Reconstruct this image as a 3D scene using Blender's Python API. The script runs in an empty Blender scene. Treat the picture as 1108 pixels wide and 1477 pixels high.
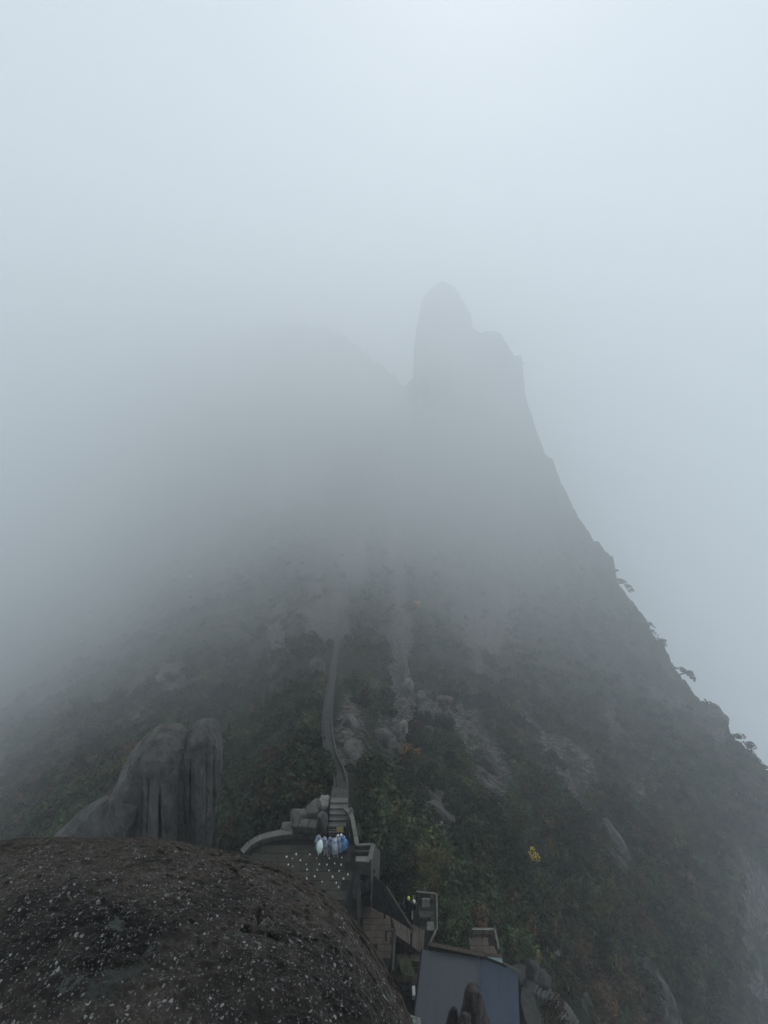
import bpy, bmesh, math, random
import numpy as np
from mathutils import Vector, Matrix

random.seed(7); rng = np.random.default_rng(7)
scene = bpy.context.scene
C = scene.collection
R = math.radians

# ------------------------------------------------------------------ camera, world, sun, exposure
PITCH = R(18.0); FPX = 575.0; CX, CY = 554.0, 738.5
cam_d = bpy.data.cameras.new('camera'); cam = bpy.data.objects.new('camera', cam_d); C.objects.link(cam)
cam_d.sensor_fit = 'VERTICAL'; cam_d.sensor_height = 36.0; cam_d.lens = 36.0*FPX/1477.0
cam_d.clip_start = 0.05; cam_d.clip_end = 20000
cam.location = (0, 0, 0); cam.rotation_euler = (R(90)-PITCH, 0, 0)
scene.camera = cam

SUN_EL, SUN_AZ = R(48), R(12)         # azimuth from +Y towards +X: the bright veil above and behind the peak
world = bpy.data.worlds.new('World'); scene.world = world; world.use_nodes = True
nt = world.node_tree; nt.nodes.clear()
sky = nt.nodes.new('ShaderNodeTexSky'); sky.sky_type = 'NISHITA'; sky.sun_disc = False
sky.sun_elevation = SUN_EL; sky.sun_rotation = SUN_AZ
sky.air_density = 1.0; sky.dust_density = 4.0; sky.ozone_density = 1.0; sky.altitude = 1500
hsv = nt.nodes.new('ShaderNodeHueSaturation'); hsv.inputs['Saturation'].default_value = 0.35
mixs = nt.nodes.new('ShaderNodeMix'); mixs.data_type = 'RGBA'; mixs.inputs[0].default_value = 0.6
mixs.inputs[7].default_value = (6.85, 7.95, 8.75, 1)     # even cloud deck over the clear-sky model
bg = nt.nodes.new('ShaderNodeBackground'); bg.inputs['Strength'].default_value = 0.124
wo = nt.nodes.new('ShaderNodeOutputWorld')
nt.links.new(sky.outputs[0], hsv.inputs['Color']); nt.links.new(hsv.outputs[0], mixs.inputs[6])
nt.links.new(mixs.outputs[2], bg.inputs[0]); nt.links.new(bg.outputs[0], wo.inputs[0])

sd = bpy.data.lights.new('sun', 'SUN'); sd.energy = 0.9; sd.angle = R(30); sd.color = (1.0, 0.97, 0.93)
sun = bpy.data.objects.new('sun', sd); C.objects.link(sun)
sdir = Vector((math.sin(SUN_AZ)*math.cos(SUN_EL), math.cos(SUN_AZ)*math.cos(SUN_EL), math.sin(SUN_EL)))
sun.rotation_euler = sdir.to_track_quat('Z', 'Y').to_euler()

vs = scene.view_settings; vs.view_transform = 'Standard'; vs.look = 'None'; vs.gamma = 1.0
vs.use_curve_mapping = False; vs.exposure = 0.0
scene.cycles.volume_bounces = 12; scene.cycles.max_bounces = 16
scene.cycles.volume_step_rate = 1.0
HAZE_DENSITY = 0.00138

# ------------------------------------------------------------------ view geometry helpers
cP, sP = math.cos(PITCH), math.sin(PITCH)
def ray(px, py):
    a = (px-CX)/FPX; d = (py-CY)/FPX
    return np.array([a, cP - sP*d, -(sP + cP*d)])
def at_depth(px, py, Z): return Vector(ray(px, py)*Z)
def at_z(px, py, z):
    r = ray(px, py); return Vector(r*(z/r[2]))
def to_px(p):
    f = p[1]*cP - p[2]*sP; u = p[1]*sP + p[2]*cP
    return CX + FPX*p[0]/f, CY - FPX*u/f, f

# ------------------------------------------------------------------ numpy fractal noise
def _h(ix, iy, iz):
    n = (ix*73856093) ^ (iy*19349663) ^ (iz*83492791)
    n = (n ^ (n >> 13)) * 1274126177
    n = n & 0x7fffffff
    n = (n ^ (n >> 16)) * 668265263 & 0x7fffffff
    return (n % 100003)/50001.5 - 1.0
def vnoise(p):
    i = np.floor(p).astype(np.int64); f = p - i; f = f*f*f*(f*(f*6-15)+10)
    r = 0
    for dx in (0, 1):
        wx = f[..., 0] if dx else 1-f[..., 0]
        for dy in (0, 1):
            wy = f[..., 1] if dy else 1-f[..., 1]
            for dz in (0, 1):
                wz = f[..., 2] if dz else 1-f[..., 2]
                r = r + wx*wy*wz*_h(i[..., 0]+dx, i[..., 1]+dy, i[..., 2]+dz)
    return r
def fbm(p, octv=5, lac=2.03, gain=0.5, ridged=False):
    s = 0; a = 1.0; t = 0
    p = np.asarray(p, float).copy()
    for k in range(octv):
        n = vnoise(p + 17.3*k)
        if ridged: n = 1-2*np.abs(n)
        s = s + a*n; t += a; a *= gain; p = p*lac
    return s/t

# ------------------------------------------------------------------ materials
def mat(name, col, col2=None, scale=3.0, rough=0.9, bump=0.3, bscale=None, bdist=0.05, spec=0.2, detail=8, col3=None, metal=0, stretch=None, randv=0.0):
    m = bpy.data.materials.new(name); m.use_nodes = True
    n = m.node_tree; b = n.nodes['Principled BSDF']
    b.inputs['Roughness'].default_value = rough; b.inputs['Specular IOR Level'].default_value = spec
    b.inputs['Metallic'].default_value = metal
    tc = n.nodes.new('ShaderNodeTexCoord'); geo = n.nodes.new('ShaderNodeNewGeometry')
    mp = n.nodes.new('ShaderNodeMapping'); n.links.new(geo.outputs['Position'], mp.inputs[0])
    if stretch: mp.inputs['Scale'].default_value = stretch
    no = n.nodes.new('ShaderNodeTexNoise'); no.inputs['Scale'].default_value = scale; no.inputs['Detail'].default_value = detail
    no.inputs['Roughness'].default_value = 0.65
    n.links.new(mp.outputs[0], no.inputs['Vector'])
    cr = n.nodes.new('ShaderNodeValToRGB')
    cr.color_ramp.elements[0].position = 0.36; cr.color_ramp.elements[1].position = 0.66
    cr.color_ramp.elements[0].color = (*col, 1); cr.color_ramp.elements[1].color = (*(col2 or col), 1)
    if col3:
        e = cr.color_ramp.elements.new(0.8); e.color = (*col3, 1)
    n.links.new(no.outputs[0], cr.inputs[0])
    out = cr.outputs[0]
    if randv:
        oi = n.nodes.new('ShaderNodeObjectInfo'); mr = n.nodes.new('ShaderNodeMapRange')
        mr.inputs['To Min'].default_value = 1-randv; mr.inputs['To Max'].default_value = 1+randv
        n.links.new(oi.outputs['Random'], mr.inputs[0])
        hs = n.nodes.new('ShaderNodeHueSaturation'); n.links.new(mr.outputs[0], hs.inputs['Value']); n.links.new(out, hs.inputs['Color'])
        out = hs.outputs[0]
    n.links.new(out, b.inputs['Base Color'])
    if bump:
        nb = n.nodes.new('ShaderNodeTexNoise'); nb.inputs['Scale'].default_value = bscale or scale*4; nb.inputs['Detail'].default_value = 6
        n.links.new(mp.outputs[0], nb.inputs['Vector'])
        bu = n.nodes.new('ShaderNodeBump'); bu.inputs['Strength'].default_value = bump; bu.inputs['Distance'].default_value = bdist
        n.links.new(nb.outputs[0], bu.inputs['Height']); n.links.new(bu.outputs[0], b.inputs['Normal'])
    return m

M = {}
M['granite'] = mat('granite', (0.06, 0.056, 0.0528), (0.12, 0.112, 0.104), 1.6, bump=.6, bscale=5, bdist=.08, stretch=(1, 1, .35))
M['granite_dark'] = mat('granite_dark', (0.02625, 0.02475, 0.02325), (0.06375, 0.06, 0.057), 2.2, bump=.6, bscale=7, bdist=.06, stretch=(1, 1, .4))
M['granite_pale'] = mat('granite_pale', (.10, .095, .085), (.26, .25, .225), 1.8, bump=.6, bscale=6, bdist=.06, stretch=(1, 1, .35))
M['paving'] = mat('paving', (0.036, 0.0336, 0.0272), (0.06, 0.056, 0.0456), 2.2, bump=.35, bscale=20, bdist=.01, randv=.22)
M['deck_stone'] = mat('deck_stone', (0.084, 0.06496, 0.05264), (0.1344, 0.1064, 0.08736), 2.5, bump=.3, bscale=20, bdist=.01, randv=.18)
M['wall_stone'] = mat('wall_stone', (0.0375, 0.03525, 0.0315), (0.0825, 0.07875, 0.069), 2.5, bump=.6, bscale=9, bdist=.04, randv=.25)
M['coping'] = mat('coping', (0.0975, 0.09555, 0.08385), (0.1658, 0.1608, 0.1413), 3, bump=.3, bscale=15, bdist=.015, randv=.15)
M['step_stone'] = mat('step_stone', (0.092, 0.0874, 0.08096), (0.1564, 0.149, 0.138), 1.2, bump=.3, bscale=9, bdist=.02, randv=.2)
M['mortar'] = mat('mortar', (.012, .012, .011), (.025, .024, .022), 3, bump=.3)
M['stud'] = mat('pale_marble', (.45, .45, .42), (.7, .7, .66), 8, bump=.2, bdist=.01)
M['roof_blue'] = mat('roof_blue', (0.01819, 0.02969, 0.04788), (0.0249, 0.0383, 0.05842), .7, rough=.5, bump=.05, spec=.35, bdist=.01, detail=10)
M['roof_grey'] = mat('roof_grey', (0.03276, 0.04032, 0.04788), (0.04284, 0.0504, 0.05846), .7, rough=.5, bump=.05, spec=.35, bdist=.01, detail=10)
M['roof_tile'] = mat('roof_tile', (.02, .021, .022), (.045, .045, .045), 4, bump=.4, bdist=.02, randv=.3)
M['wood'] = mat('weathered_wood', (.035, .027, .02), (.075, .06, .046), 6, bump=.3, bdist=.01, stretch=(1, 1, .2))
M['dark'] = mat('dark_timber', (.008, .008, .008), (.02, .019, .018), 5, bump=.3, bdist=.01)
M['plaster'] = mat('plaster', (0.05175, 0.04916, 0.04312), (0.09488, 0.09056, 0.08107), 2, bump=.3, bdist=.01)
M['white'] = mat('white_paint', (.4, .43, .42), (.55, .57, .56), 3, bump=.1, bdist=.01)
M['yellow'] = mat('yellow_sign', (.42, .33, .05), (.50, .40, .07), 3, bump=0)
M['metal'] = mat('steel', (.16, .16, .16), (.26, .26, .26), 8, rough=.5, bump=.1, bdist=.005)
M['skin'] = mat('skin', (.35, .22, .16), (.38, .25, .18), 5, bump=0, rough=.6)
M['hair'] = mat('hair', (.012, .01, .009), (.02, .017, .014), 8, bump=.2)
M['trousers'] = mat('trousers', (.03, .032, .04), (.05, .052, .06), 8, bump=.2, bdist=.01)
M['pale_trousers'] = mat('pale_trousers', (.3, .31, .34), (.42, .43, .46), 8, bump=.2, bdist=.01)
M['poncho_white'] = mat('poncho_white', (.36, .40, .52), (.56, .60, .72), 5, rough=.35, bump=.5, bscale=9, bdist=.05, spec=.5)
M['poncho_grey'] = mat('poncho_grey', (.20, .23, .30), (.33, .36, .44), 5, rough=.35, bump=.5, bscale=9, bdist=.05, spec=.5)
M['poncho_blue'] = mat('poncho_blue', (.07, .19, .42), (.14, .30, .60), 5, rough=.35, bump=.5, bscale=9, bdist=.05, spec=.5)
M['jacket_dark'] = mat('jacket_dark', (.012, .013, .016), (.03, .03, .035), 5, bump=.3, bdist=.02)
M['umbrella'] = mat('umbrella_cloth', (.50, .62, .58), (.62, .72, .68), 3, rough=.5, bump=.1, bdist=.01)
M['bright_yellow'] = mat('bright_yellow', (.55, .58, .06), (.68, .68, .10), 5, bump=.1, bdist=.01)
M['bark'] = mat('bark', (.025, .02, .016), (.06, .05, .04), 5, bump=.5)
def leafmat(name, a, b):
    m = mat(name, a, b, 1.3, rough=.75, bump=0, randv=.45, spec=.15)
    n = m.node_tree; L = n.links; bs = n.nodes['Principled BSDF']; src = bs.inputs['Base Color'].links[0].from_socket
    g = n.nodes.new('ShaderNodeNewGeometry'); x = n.nodes.new('ShaderNodeTexNoise'); x.inputs['Scale'].default_value = .13; x.inputs['Detail'].default_value = 4; L.new(g.outputs['Position'], x.inputs['Vector'])
    mr = n.nodes.new('ShaderNodeMapRange'); mr.inputs['From Min'].default_value = .35; mr.inputs['From Max'].default_value = .65; mr.inputs['To Min'].default_value = .35; mr.inputs['To Max'].default_value = 1.7; L.new(x.outputs[0], mr.inputs[0])
    h = n.nodes.new('ShaderNodeHueSaturation'); L.new(mr.outputs[0], h.inputs['Value']); L.new(src, h.inputs['Color'])
    if not name.endswith(('yellow', 'orange')): L.new(h.outputs[0], bs.inputs['Base Color'])
    return m
M['leaf_dark'] = leafmat('leaf_dark', (0.0105, 0.0165, 0.009), (0.0255, 0.036, 0.018))
M['leaf_green'] = leafmat('leaf_green', (0.021, 0.033, 0.015), (0.0435, 0.0585, 0.0285))
M['leaf_olive'] = leafmat('leaf_olive', (0.0315, 0.0315, 0.0105), (0.06375, 0.0585, 0.021))
M['leaf_brown'] = leafmat('leaf_brown', (0.0315, 0.021, 0.012), (0.06375, 0.04125, 0.024))
M['leaf_yellow'] = leafmat('leaf_yellow', (.30, .22, .03), (.50, .38, .06))
M['leaf_orange'] = leafmat('leaf_orange', (.24, .10, .02), (.38, .18, .04))
M['needle'] = leafmat('pine_needle', (.012, .022, .012), (.026, .04, .02))

# mountain: vertex mask mixes bare granite with plant-covered ground
def mountain_mat():
    m = bpy.data.materials.new('mountain_ground'); m.use_nodes = True
    n = m.node_tree; b = n.nodes['Principled BSDF']; b.inputs['Roughness'].default_value = .95; b.inputs['Specular IOR Level'].default_value = .1
    L = n.links
    geo = n.nodes.new('ShaderNodeNewGeometry')
    def noise(scale, det=8, st=(1, 1, 1)):
        mp = n.nodes.new('ShaderNodeMapping'); mp.inputs['Scale'].default_value = st; L.new(geo.outputs['Position'], mp.inputs[0])
        x = n.nodes.new('ShaderNodeTexNoise'); x.inputs['Scale'].default_value = scale; x.inputs['Detail'].default_value = det; x.inputs['Roughness'].default_value = .68
        L.new(mp.outputs[0], x.inputs['Vector']); return x
    def ramp(src, p0, c0, p1, c1):
        r = n.nodes.new('ShaderNodeValToRGB'); r.color_ramp.elements[0].position = p0; r.color_ramp.elements[1].position = p1
        r.color_ramp.elements[0].color = (*c0, 1); r.color_ramp.elements[1].color = (*c1, 1); L.new(src, r.inputs[0]); return r
    vp = n.nodes.new('ShaderNodeMapping'); vp.inputs['Scale'].default_value = (1, 1, .4); ds = n.nodes.new('ShaderNodeVectorMath'); ds.operation = 'MULTIPLY_ADD'
    L.new(noise(.6, 5).outputs['Color'], ds.inputs[0]); ds.inputs[1].default_value = (2.2, 2.2, 2.2); L.new(geo.outputs['Position'], ds.inputs[2]); L.new(ds.outputs[0], vp.inputs[0])
    vo = n.nodes.new('ShaderNodeTexVoronoi'); vo.feature = 'DISTANCE_TO_EDGE'; vo.inputs['Scale'].default_value = .42; L.new(vp.outputs[0], vo.inputs['Vector'])
    crackf = ramp(vo.outputs['Distance'], .0, (.16, .16, .16), .13, (1, 1, 1))
    rock0 = ramp(noise(.5, 10, (1, 1, .3)).outputs[0], .35, (.040, .034, .031), .68, (.17, .152, .138))
    rk = n.nodes.new('ShaderNodeMix'); rk.data_type = 'RGBA'; rk.blend_type = 'MULTIPLY'; rk.inputs[0].default_value = 1; L.new(rock0.outputs[0], rk.inputs[6]); L.new(crackf.outputs[0], rk.inputs[7])
    veg = ramp(noise(.35, 12).outputs[0], .36, (.006, .009, .005), .66, (.026, .032, .015))
    rust = ramp(noise(.11, 8).outputs[0], .54, (0, 0, 0), .72, (.8, .8, .8))
    mx = n.nodes.new('ShaderNodeMix'); mx.data_type = 'RGBA'; L.new(rust.outputs[0], mx.inputs[0]); L.new(veg.outputs[0], mx.inputs[6]); mx.inputs[7].default_value = (.055, .04, .024, 1)
    at = n.nodes.new('ShaderNodeAttribute'); at.attribute_name = 'rock'
    add = n.nodes.new('ShaderNodeMath'); add.operation = 'ADD'; nn = noise(.9, 6); L.new(at.outputs['Fac'], add.inputs[0]); L.new(nn.outputs[0], add.inputs[1])
    fac = ramp(add.outputs[0], .76, (0, 0, 0), .92, (1, 1, 1))
    m2 = n.nodes.new('ShaderNodeMix'); m2.data_type = 'RGBA'; L.new(fac.outputs[0], m2.inputs[0]); L.new(mx.outputs[2], m2.inputs[6]); L.new(rk.outputs[2], m2.inputs[7])
    L.new(m2.outputs[2], b.inputs['Base Color'])
    bu = n.nodes.new('ShaderNodeBump'); bu.inputs['Strength'].default_value = 1.0; bu.inputs['Distance'].default_value = .9
    L.new(noise(1.1, 10, (1, 1, .45)).outputs[0], bu.inputs['Height']); L.new(bu.outputs[0], b.inputs['Normal'])
    return m
M['mountain'] = mountain_mat()

def lichen_mat():
    m = bpy.data.materials.new('lichened_granite'); m.use_nodes = True
    n = m.node_tree; L = n.links; b = n.nodes['Principled BSDF']; b.inputs['Roughness'].default_value = .88; b.inputs['Specular IOR Level'].default_value = .25
    geo = n.nodes.new('ShaderNodeNewGeometry'); pos = geo.outputs['Position']
    def noise(scale, det=8, rough=.6, src=pos):
        x = n.nodes.new('ShaderNodeTexNoise'); x.inputs['Scale'].default_value = scale; x.inputs['Detail'].default_value = det; x.inputs['Roughness'].default_value = rough
        L.new(src, x.inputs['Vector']); return x
    def ramp(src, *st):
        r = n.nodes.new('ShaderNodeValToRGB'); e = r.color_ramp.elements
        e[0].position, e[0].color = st[0][0], (*st[0][1], 1); e[1].position, e[1].color = st[-1][0], (*st[-1][1], 1)
        for p, c in st[1:-1]:
            q = e.new(p); q.color = (*c, 1)
        L.new(src, r.inputs[0]); return r.outputs[0]
    def mix(f, a, c):
        x = n.nodes.new('ShaderNodeMix'); x.data_type = 'RGBA'; L.new(f, x.inputs[0])
        for s, i in ((a, 6), (c, 7)):
            if isinstance(s, tuple): x.inputs[i].default_value = (*s, 1)
            else: L.new(s, x.inputs[i])
        return x.outputs[2]
    def m_(op, a, c=None):
        x = n.nodes.new('ShaderNodeMath'); x.operation = op
        for s, i in ((a, 0), (c, 1)):
            if s is None: continue
            if isinstance(s, (int, float)): x.inputs[i].default_value = s
            else: L.new(s, x.inputs[i])
        return x.outputs[0]
    # base: coarse dark granite grain with reddish-brown patches, lighter and denser towards the rim
    grain = ramp(noise(34, 6, .75).outputs[0], (.30, (.006, .0057, .0054)), (.55, (.018, .0165, .0155)), (.72, (.050, .044, .039)))
    at = n.nodes.new('ShaderNodeAttribute'); at.attribute_name = 'weathered'  # rim mask: shifts the rock colour browner and lighter, with fewer specks
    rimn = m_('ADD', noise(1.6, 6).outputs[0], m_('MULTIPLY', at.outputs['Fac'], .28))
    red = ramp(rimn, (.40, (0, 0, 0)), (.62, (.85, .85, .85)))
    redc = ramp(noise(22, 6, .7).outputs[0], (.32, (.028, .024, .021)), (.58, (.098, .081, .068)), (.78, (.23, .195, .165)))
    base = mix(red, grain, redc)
    # wavy distortion for patch outlines
    dist = n.nodes.new('ShaderNodeVectorMath'); dist.operation = 'MULTIPLY_ADD'; dn = noise(9, 5, .7)
    L.new(dn.outputs['Color'], dist.inputs[0]); dist.inputs[1].default_value = (.16, .16, .16); L.new(pos, dist.inputs[2])
    hsum = None
    clus = m_('GREATER_THAN', noise(2.3, 5, .7).outputs[0], .41)
    # (voronoi scale, radius, share-kept, colour)
    for sc, rad, keep, colr in ((150, .42, .20, (.13, .13, .125)), (90, .38, .20, (.20, .205, .20)), (55, .32, .13, (.34, .35, .34)), (24, .26, .07, (.17, .18, .17)), (9, .27, .12, (.07, .078, .07)), (4.2, .30, .16, (.05, .055, .048)), (14, .20, .03, (.36, .38, .35))):
        v = n.nodes.new('ShaderNodeTexVoronoi'); v.inputs['Scale'].default_value = sc; L.new(dist.outputs[0] if sc < 50 else pos, v.inputs['Vector'])
        sep = n.nodes.new('ShaderNodeSeparateColor'); L.new(v.outputs['Color'], sep.inputs[0])
        inside = m_('LESS_THAN', v.outputs['Distance'], m_('MULTIPLY', m_('ADD', sep.outputs[1], .25), rad*1.25))
        kept = m_('LESS_THAN', sep.outputs[0], keep)
        broken = m_('GREATER_THAN', noise(sc*2.2, 4, .7).outputs[0], .44)
        f = m_('MULTIPLY', m_('MULTIPLY', inside, kept), broken)
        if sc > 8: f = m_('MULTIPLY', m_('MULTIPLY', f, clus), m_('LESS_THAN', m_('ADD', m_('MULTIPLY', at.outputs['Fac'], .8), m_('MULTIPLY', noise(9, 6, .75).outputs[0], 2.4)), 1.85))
        base = mix(f, base, colr)
        hsum = f if hsum is None else m_('ADD', hsum, f)
    L.new(base, b.inputs['Base Color'])
    h = m_('ADD', m_('MULTIPLY', noise(30, 8, .75).outputs[0], 1.0), m_('MULTIPLY', noise(95, 4, .7).outputs[0], .5))
    h = m_('ADD', h, m_('MULTIPLY', hsum, .12))
    bu = n.nodes.new('ShaderNodeBump'); bu.inputs['Strength'].default_value = 1.0; bu.inputs['Distance'].default_value = .022
    L.new(h, bu.inputs['Height']); L.new(bu.outputs[0], b.inputs['Normal'])
    return m
M['lichen'] = lichen_mat()

# ------------------------------------------------------------------ object helpers
def link(name, me, m=None, parent=None, smooth=False):
    o = bpy.data.objects.new(name, me); C.objects.link(o)
    if m and not me.materials: me.materials.append(m)
    if parent: o.parent = parent; o.matrix_parent_inverse = Matrix.Translation(parent.location).inverted() if not parent.rotation_euler.z else parent_inv(parent)
    if smooth:
        me.polygons.foreach_set('use_smooth', [True]*len(me.polygons))
    return o
def parent_inv(p):
    return (Matrix.Translation(p.location) @ p.rotation_euler.to_matrix().to_4x4()).inverted()
def mesh_from(name, vs_, fs): 
    me = bpy.data.meshes.new(name); me.from_pydata([tuple(v) for v in vs_], [], fs); me.update(); return me
def tag(o, label=None, cat=None, group=None, kind=None):
    if label: o['label'] = label
    if cat: o['category'] = cat
    if group: o['group'] = group
    if kind: o['kind'] = kind
    return o
def thing(name, loc, label, cat, group=None):
    o = bpy.data.objects.new(name, None); C.objects.link(o); o.location = loc; o.empty_display_size = .3
    return tag(o, label, cat, group)
class MB:
    def __init__(s): s.v = []; s.f = []
    def add(s, vs_, fs):
        b = len(s.v); s.v += [Vector(v) for v in vs_]; s.f += [tuple(i+b for i in f) for f in fs]
    def prism(s, poly, z1, z0):        # poly: list of (x,y) counter-clockwise or not; z may be list per vertex
        n = len(poly); a = sum(poly[i][0]*poly[(i+1) % n][1]-poly[(i+1) % n][0]*poly[i][1] for i in range(n))
        idx = list(range(n)) if a > 0 else list(range(n))[::-1]
        zt = z1 if isinstance(z1, (list, tuple)) else [z1]*n
        zb = z0 if isinstance(z0, (list, tuple)) else [z0]*n
        P = [(poly[i][0], poly[i][1], zt[i]) for i in idx]+[(poly[i][0], poly[i][1], zb[i]) for i in idx]
        s.add(P, [tuple(range(n)), tuple(range(2*n-1, n-1, -1))]+[(i, i+n, (i+1) % n+n, (i+1) % n) for i in range(n)])
    def beam(s, a, b, w, h=None, up=(0, 0, 1)):   # rectangular bar from a to b
        a, b = Vector(a), Vector(b); h = h or w; d = (b-a).normalized(); u = Vector(up)
        if abs(d.dot(u)) > .95: u = Vector((0, 1, 0))
        sx = d.cross(u).normalized()*w/2; sy = sx.cross(d).normalized()*h/2
        P = [a-sx-sy, a+sx-sy, a+sx+sy, a-sx+sy, b-sx-sy, b+sx-sy, b+sx+sy, b-sx+sy]
        s.add(P, [(0, 1, 2, 3), (7, 6, 5, 4), (0, 4, 5, 1), (1, 5, 6, 2), (2, 6, 7, 3), (3, 7, 4, 0)])
    def tube(s, pts, rads, n=7):
        pts = [Vector(p) for p in pts]; b = len(s.v)
        for i, p in enumerate(pts):
            d = (pts[min(i+1, len(pts)-1)]-pts[max(i-1, 0)]).normalized(); u = Vector((1, 0, 0)) if abs(d.x) < .8 else Vector((0, 1, 0))
            x = d.cross(u).normalized(); y = d.cross(x)
            for k in range(n):
                t = 2*math.pi*k/n; s.v.append(p+(x*math.cos(t)+y*math.sin(t))*rads[i])
        for i in range(len(pts)-1):
            for k in range(n): s.f.append((b+i*n+k, b+i*n+(k+1) % n, b+(i+1)*n+(k+1) % n, b+(i+1)*n+k))
        s.f.append(tuple(b+k for k in range(n))[::-1]); s.f.append(tuple(b+(len(pts)-1)*n+k for k in range(n)))
    def build(s, name, m, parent=None, smooth=False, bevel=0, **kw):
        me = mesh_from(name, s.v, s.f)
        bm = bmesh.new(); bm.from_mesh(me); bmesh.ops.recalc_face_normals(bm, faces=bm.faces)
        if bevel: bmesh.ops.bevel(bm, geom=bm.edges[:], offset=bevel, segments=1, affect='EDGES', clamp_overlap=True)
        bm.to_mesh(me); bm.free()
        o = link(name, me, m, parent, smooth); tag(o, **kw); return o

def rough_rock(name, centre, size, m, seed, detail=4, flat=.0, amp=.22, freq=1.0, base_cut=None, stretchz=.6):
    bm = bmesh.new(); bmesh.ops.create_icosphere(bm, subdivisions=detail, radius=1.0)
    P = np.array([v.co[:] for v in bm.verts])
    # boxy superellipsoid with planar chips
    r = 1/(np.abs(P)**3.2).sum(1)**(1/3.2)
    Q = P*(.35+.65*r[:, None])
    rr = np.random.default_rng(seed)
    for _ in range(9):
        nrm = rr.normal(size=3); nrm /= np.linalg.norm(nrm); h = rr.uniform(.72, .98); d = Q@nrm
        over = np.clip(d-h, 0, None); Q -= over[:, None]*nrm*.9
    n1 = fbm(Q*freq*1.5+seed*3.1, 5)[:, None]; n2 = fbm(Q*np.array([1, 1, stretchz])*freq*4+seed, 4, ridged=True)[:, None]
    Q = Q*(1+amp*n1+amp*.25*n2)
    Q = Q*np.array(size)
    for v, q in zip(bm.verts, Q): v.co = q
    me = bpy.data.meshes.new(name); bm.to_mesh(me); bm.free()
    o = link(name, me, m, None, True); o.location = centre
    return o

# ------------------------------------------------------------------ the mountain (one terrain sheet)
ctrl = [
 (-250,1700,30),(-250,1400,60),(-250,1200,75),(-250,1050,200),(-250,800,700),(-250,690,1000),
 (0,1700,26),(0,1400,42),(0,1200,66),(0,1100,130),(0,1000,290),(0,900,450),(0,780,700),(0,640,1300),
 (100,1200,46),(100,1100,80),(100,1000,190),(150,900,330),(150,760,540),(150,560,820),
 (200,1500,26),(200,1300,40),(250,1200,40),(250,1100,60),(250,1000,112),(280,900,200),(300,800,350),(300,690,480),(300,580,590),(300,485,880),
 (360,1250,32),(380,1190,35),(390,1140,43),(380,1060,66),(380,980,100),(380,900,165),(390,800,290),(400,700,460),(400,600,560),(400,460,740),
 (430,1240,27.5),(440,1300,25),(400,1400,24),(455,1200,28),
 (490,1168,26.6),(492,1130,31.6),(480,1100,37),(472,1050,47),(477,1000,66),(483,950,92),(490,900,130),(500,850,200),(505,800,300),(500,700,430),(490,600,570),(480,475,705),(530,520,690),
 (560,620,520),(575,560,650),(560,535,680),(600,700,490),(600,600,545),
 (540,1160,36),(540,1100,44),(540,1250,31),(540,1350,29),(560,1450,26),(560,1000,86),(560,900,150),
 (600,1300,31),(610,1250,33),(620,1180,42),(620,1100,55),(620,1000,98),(620,900,175),(630,800,350),(640,700,500),(640,600,540),(640,500,575),(640,410,600),
 (610,440,590),(605,500,540),(600,560,480),(680,470,575),(700,480,560),
 (660,1330,27.5),(660,1400,25.5),(640,1477,24),(720,1380,27),(700,1300,32),(700,1200,45),(750,1100,76),(750,1000,120),(750,900,225),(750,800,370),(740,700,480),(740,600,515),(740,510,500),
 (770,1430,25),(740,1477,23.5),(800,1460,28),(840,1400,40),(850,1300,47),(900,1200,66),(900,1100,98),(900,1000,150),(880,900,215),
 (950,1450,46),(1000,1350,60),(1100,1477,82),(1100,1300,92),(1100,1200,102),(1108,1115,118),(1050,1050,140),(990,980,180),(900,850,250),(850,760,330),(790,650,430),(755,525,510),
 (1250,1500,100),(1250,1300,115),(1250,1180,125),(1400,1650,110),(1400,1300,135),(1000,1700,55),(700,1700,20),(400,1700,19),(850,1600,35),
]
ctrl = np.array(ctrl, float)
ctrl[:, 2] *= np.maximum(ctrl[:, 2]/45, 1)**.43
def _phi(r2): return np.where(r2 > 0, .5*r2*np.log(np.maximum(r2, 1e-12)), 0)
XY = ctrl[:, :2]/300.0; n_ = len(ctrl)
A = np.zeros((n_+3, n_+3)); d2 = ((XY[:, None]-XY[None])**2).sum(-1)
A[:n_, :n_] = _phi(d2)+np.eye(n_)*.0006; A[:n_, n_] = 1; A[:n_, n_+1:] = XY; A[n_, :n_] = 1; A[n_+1:, :n_] = XY.T
W = np.linalg.solve(A, np.concatenate([np.log(ctrl[:, 2]), np.zeros(3)]))
def depth(px, py):
    q = np.stack([np.asarray(px, float), np.asarray(py, float)], -1)/300.0; sh = q.shape[:-1]; q = q.reshape(-1, 2); out = np.empty(len(q))
    for i in range(0, len(q), 20000):
        s = q[i:i+20000]; dd = ((s[:, None]-XY[None])**2).sum(-1)
        out[i:i+20000] = _phi(dd)@W[:n_] + W[n_] + s@W[n_+1:]
    return np.exp(out).reshape(sh)

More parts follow.
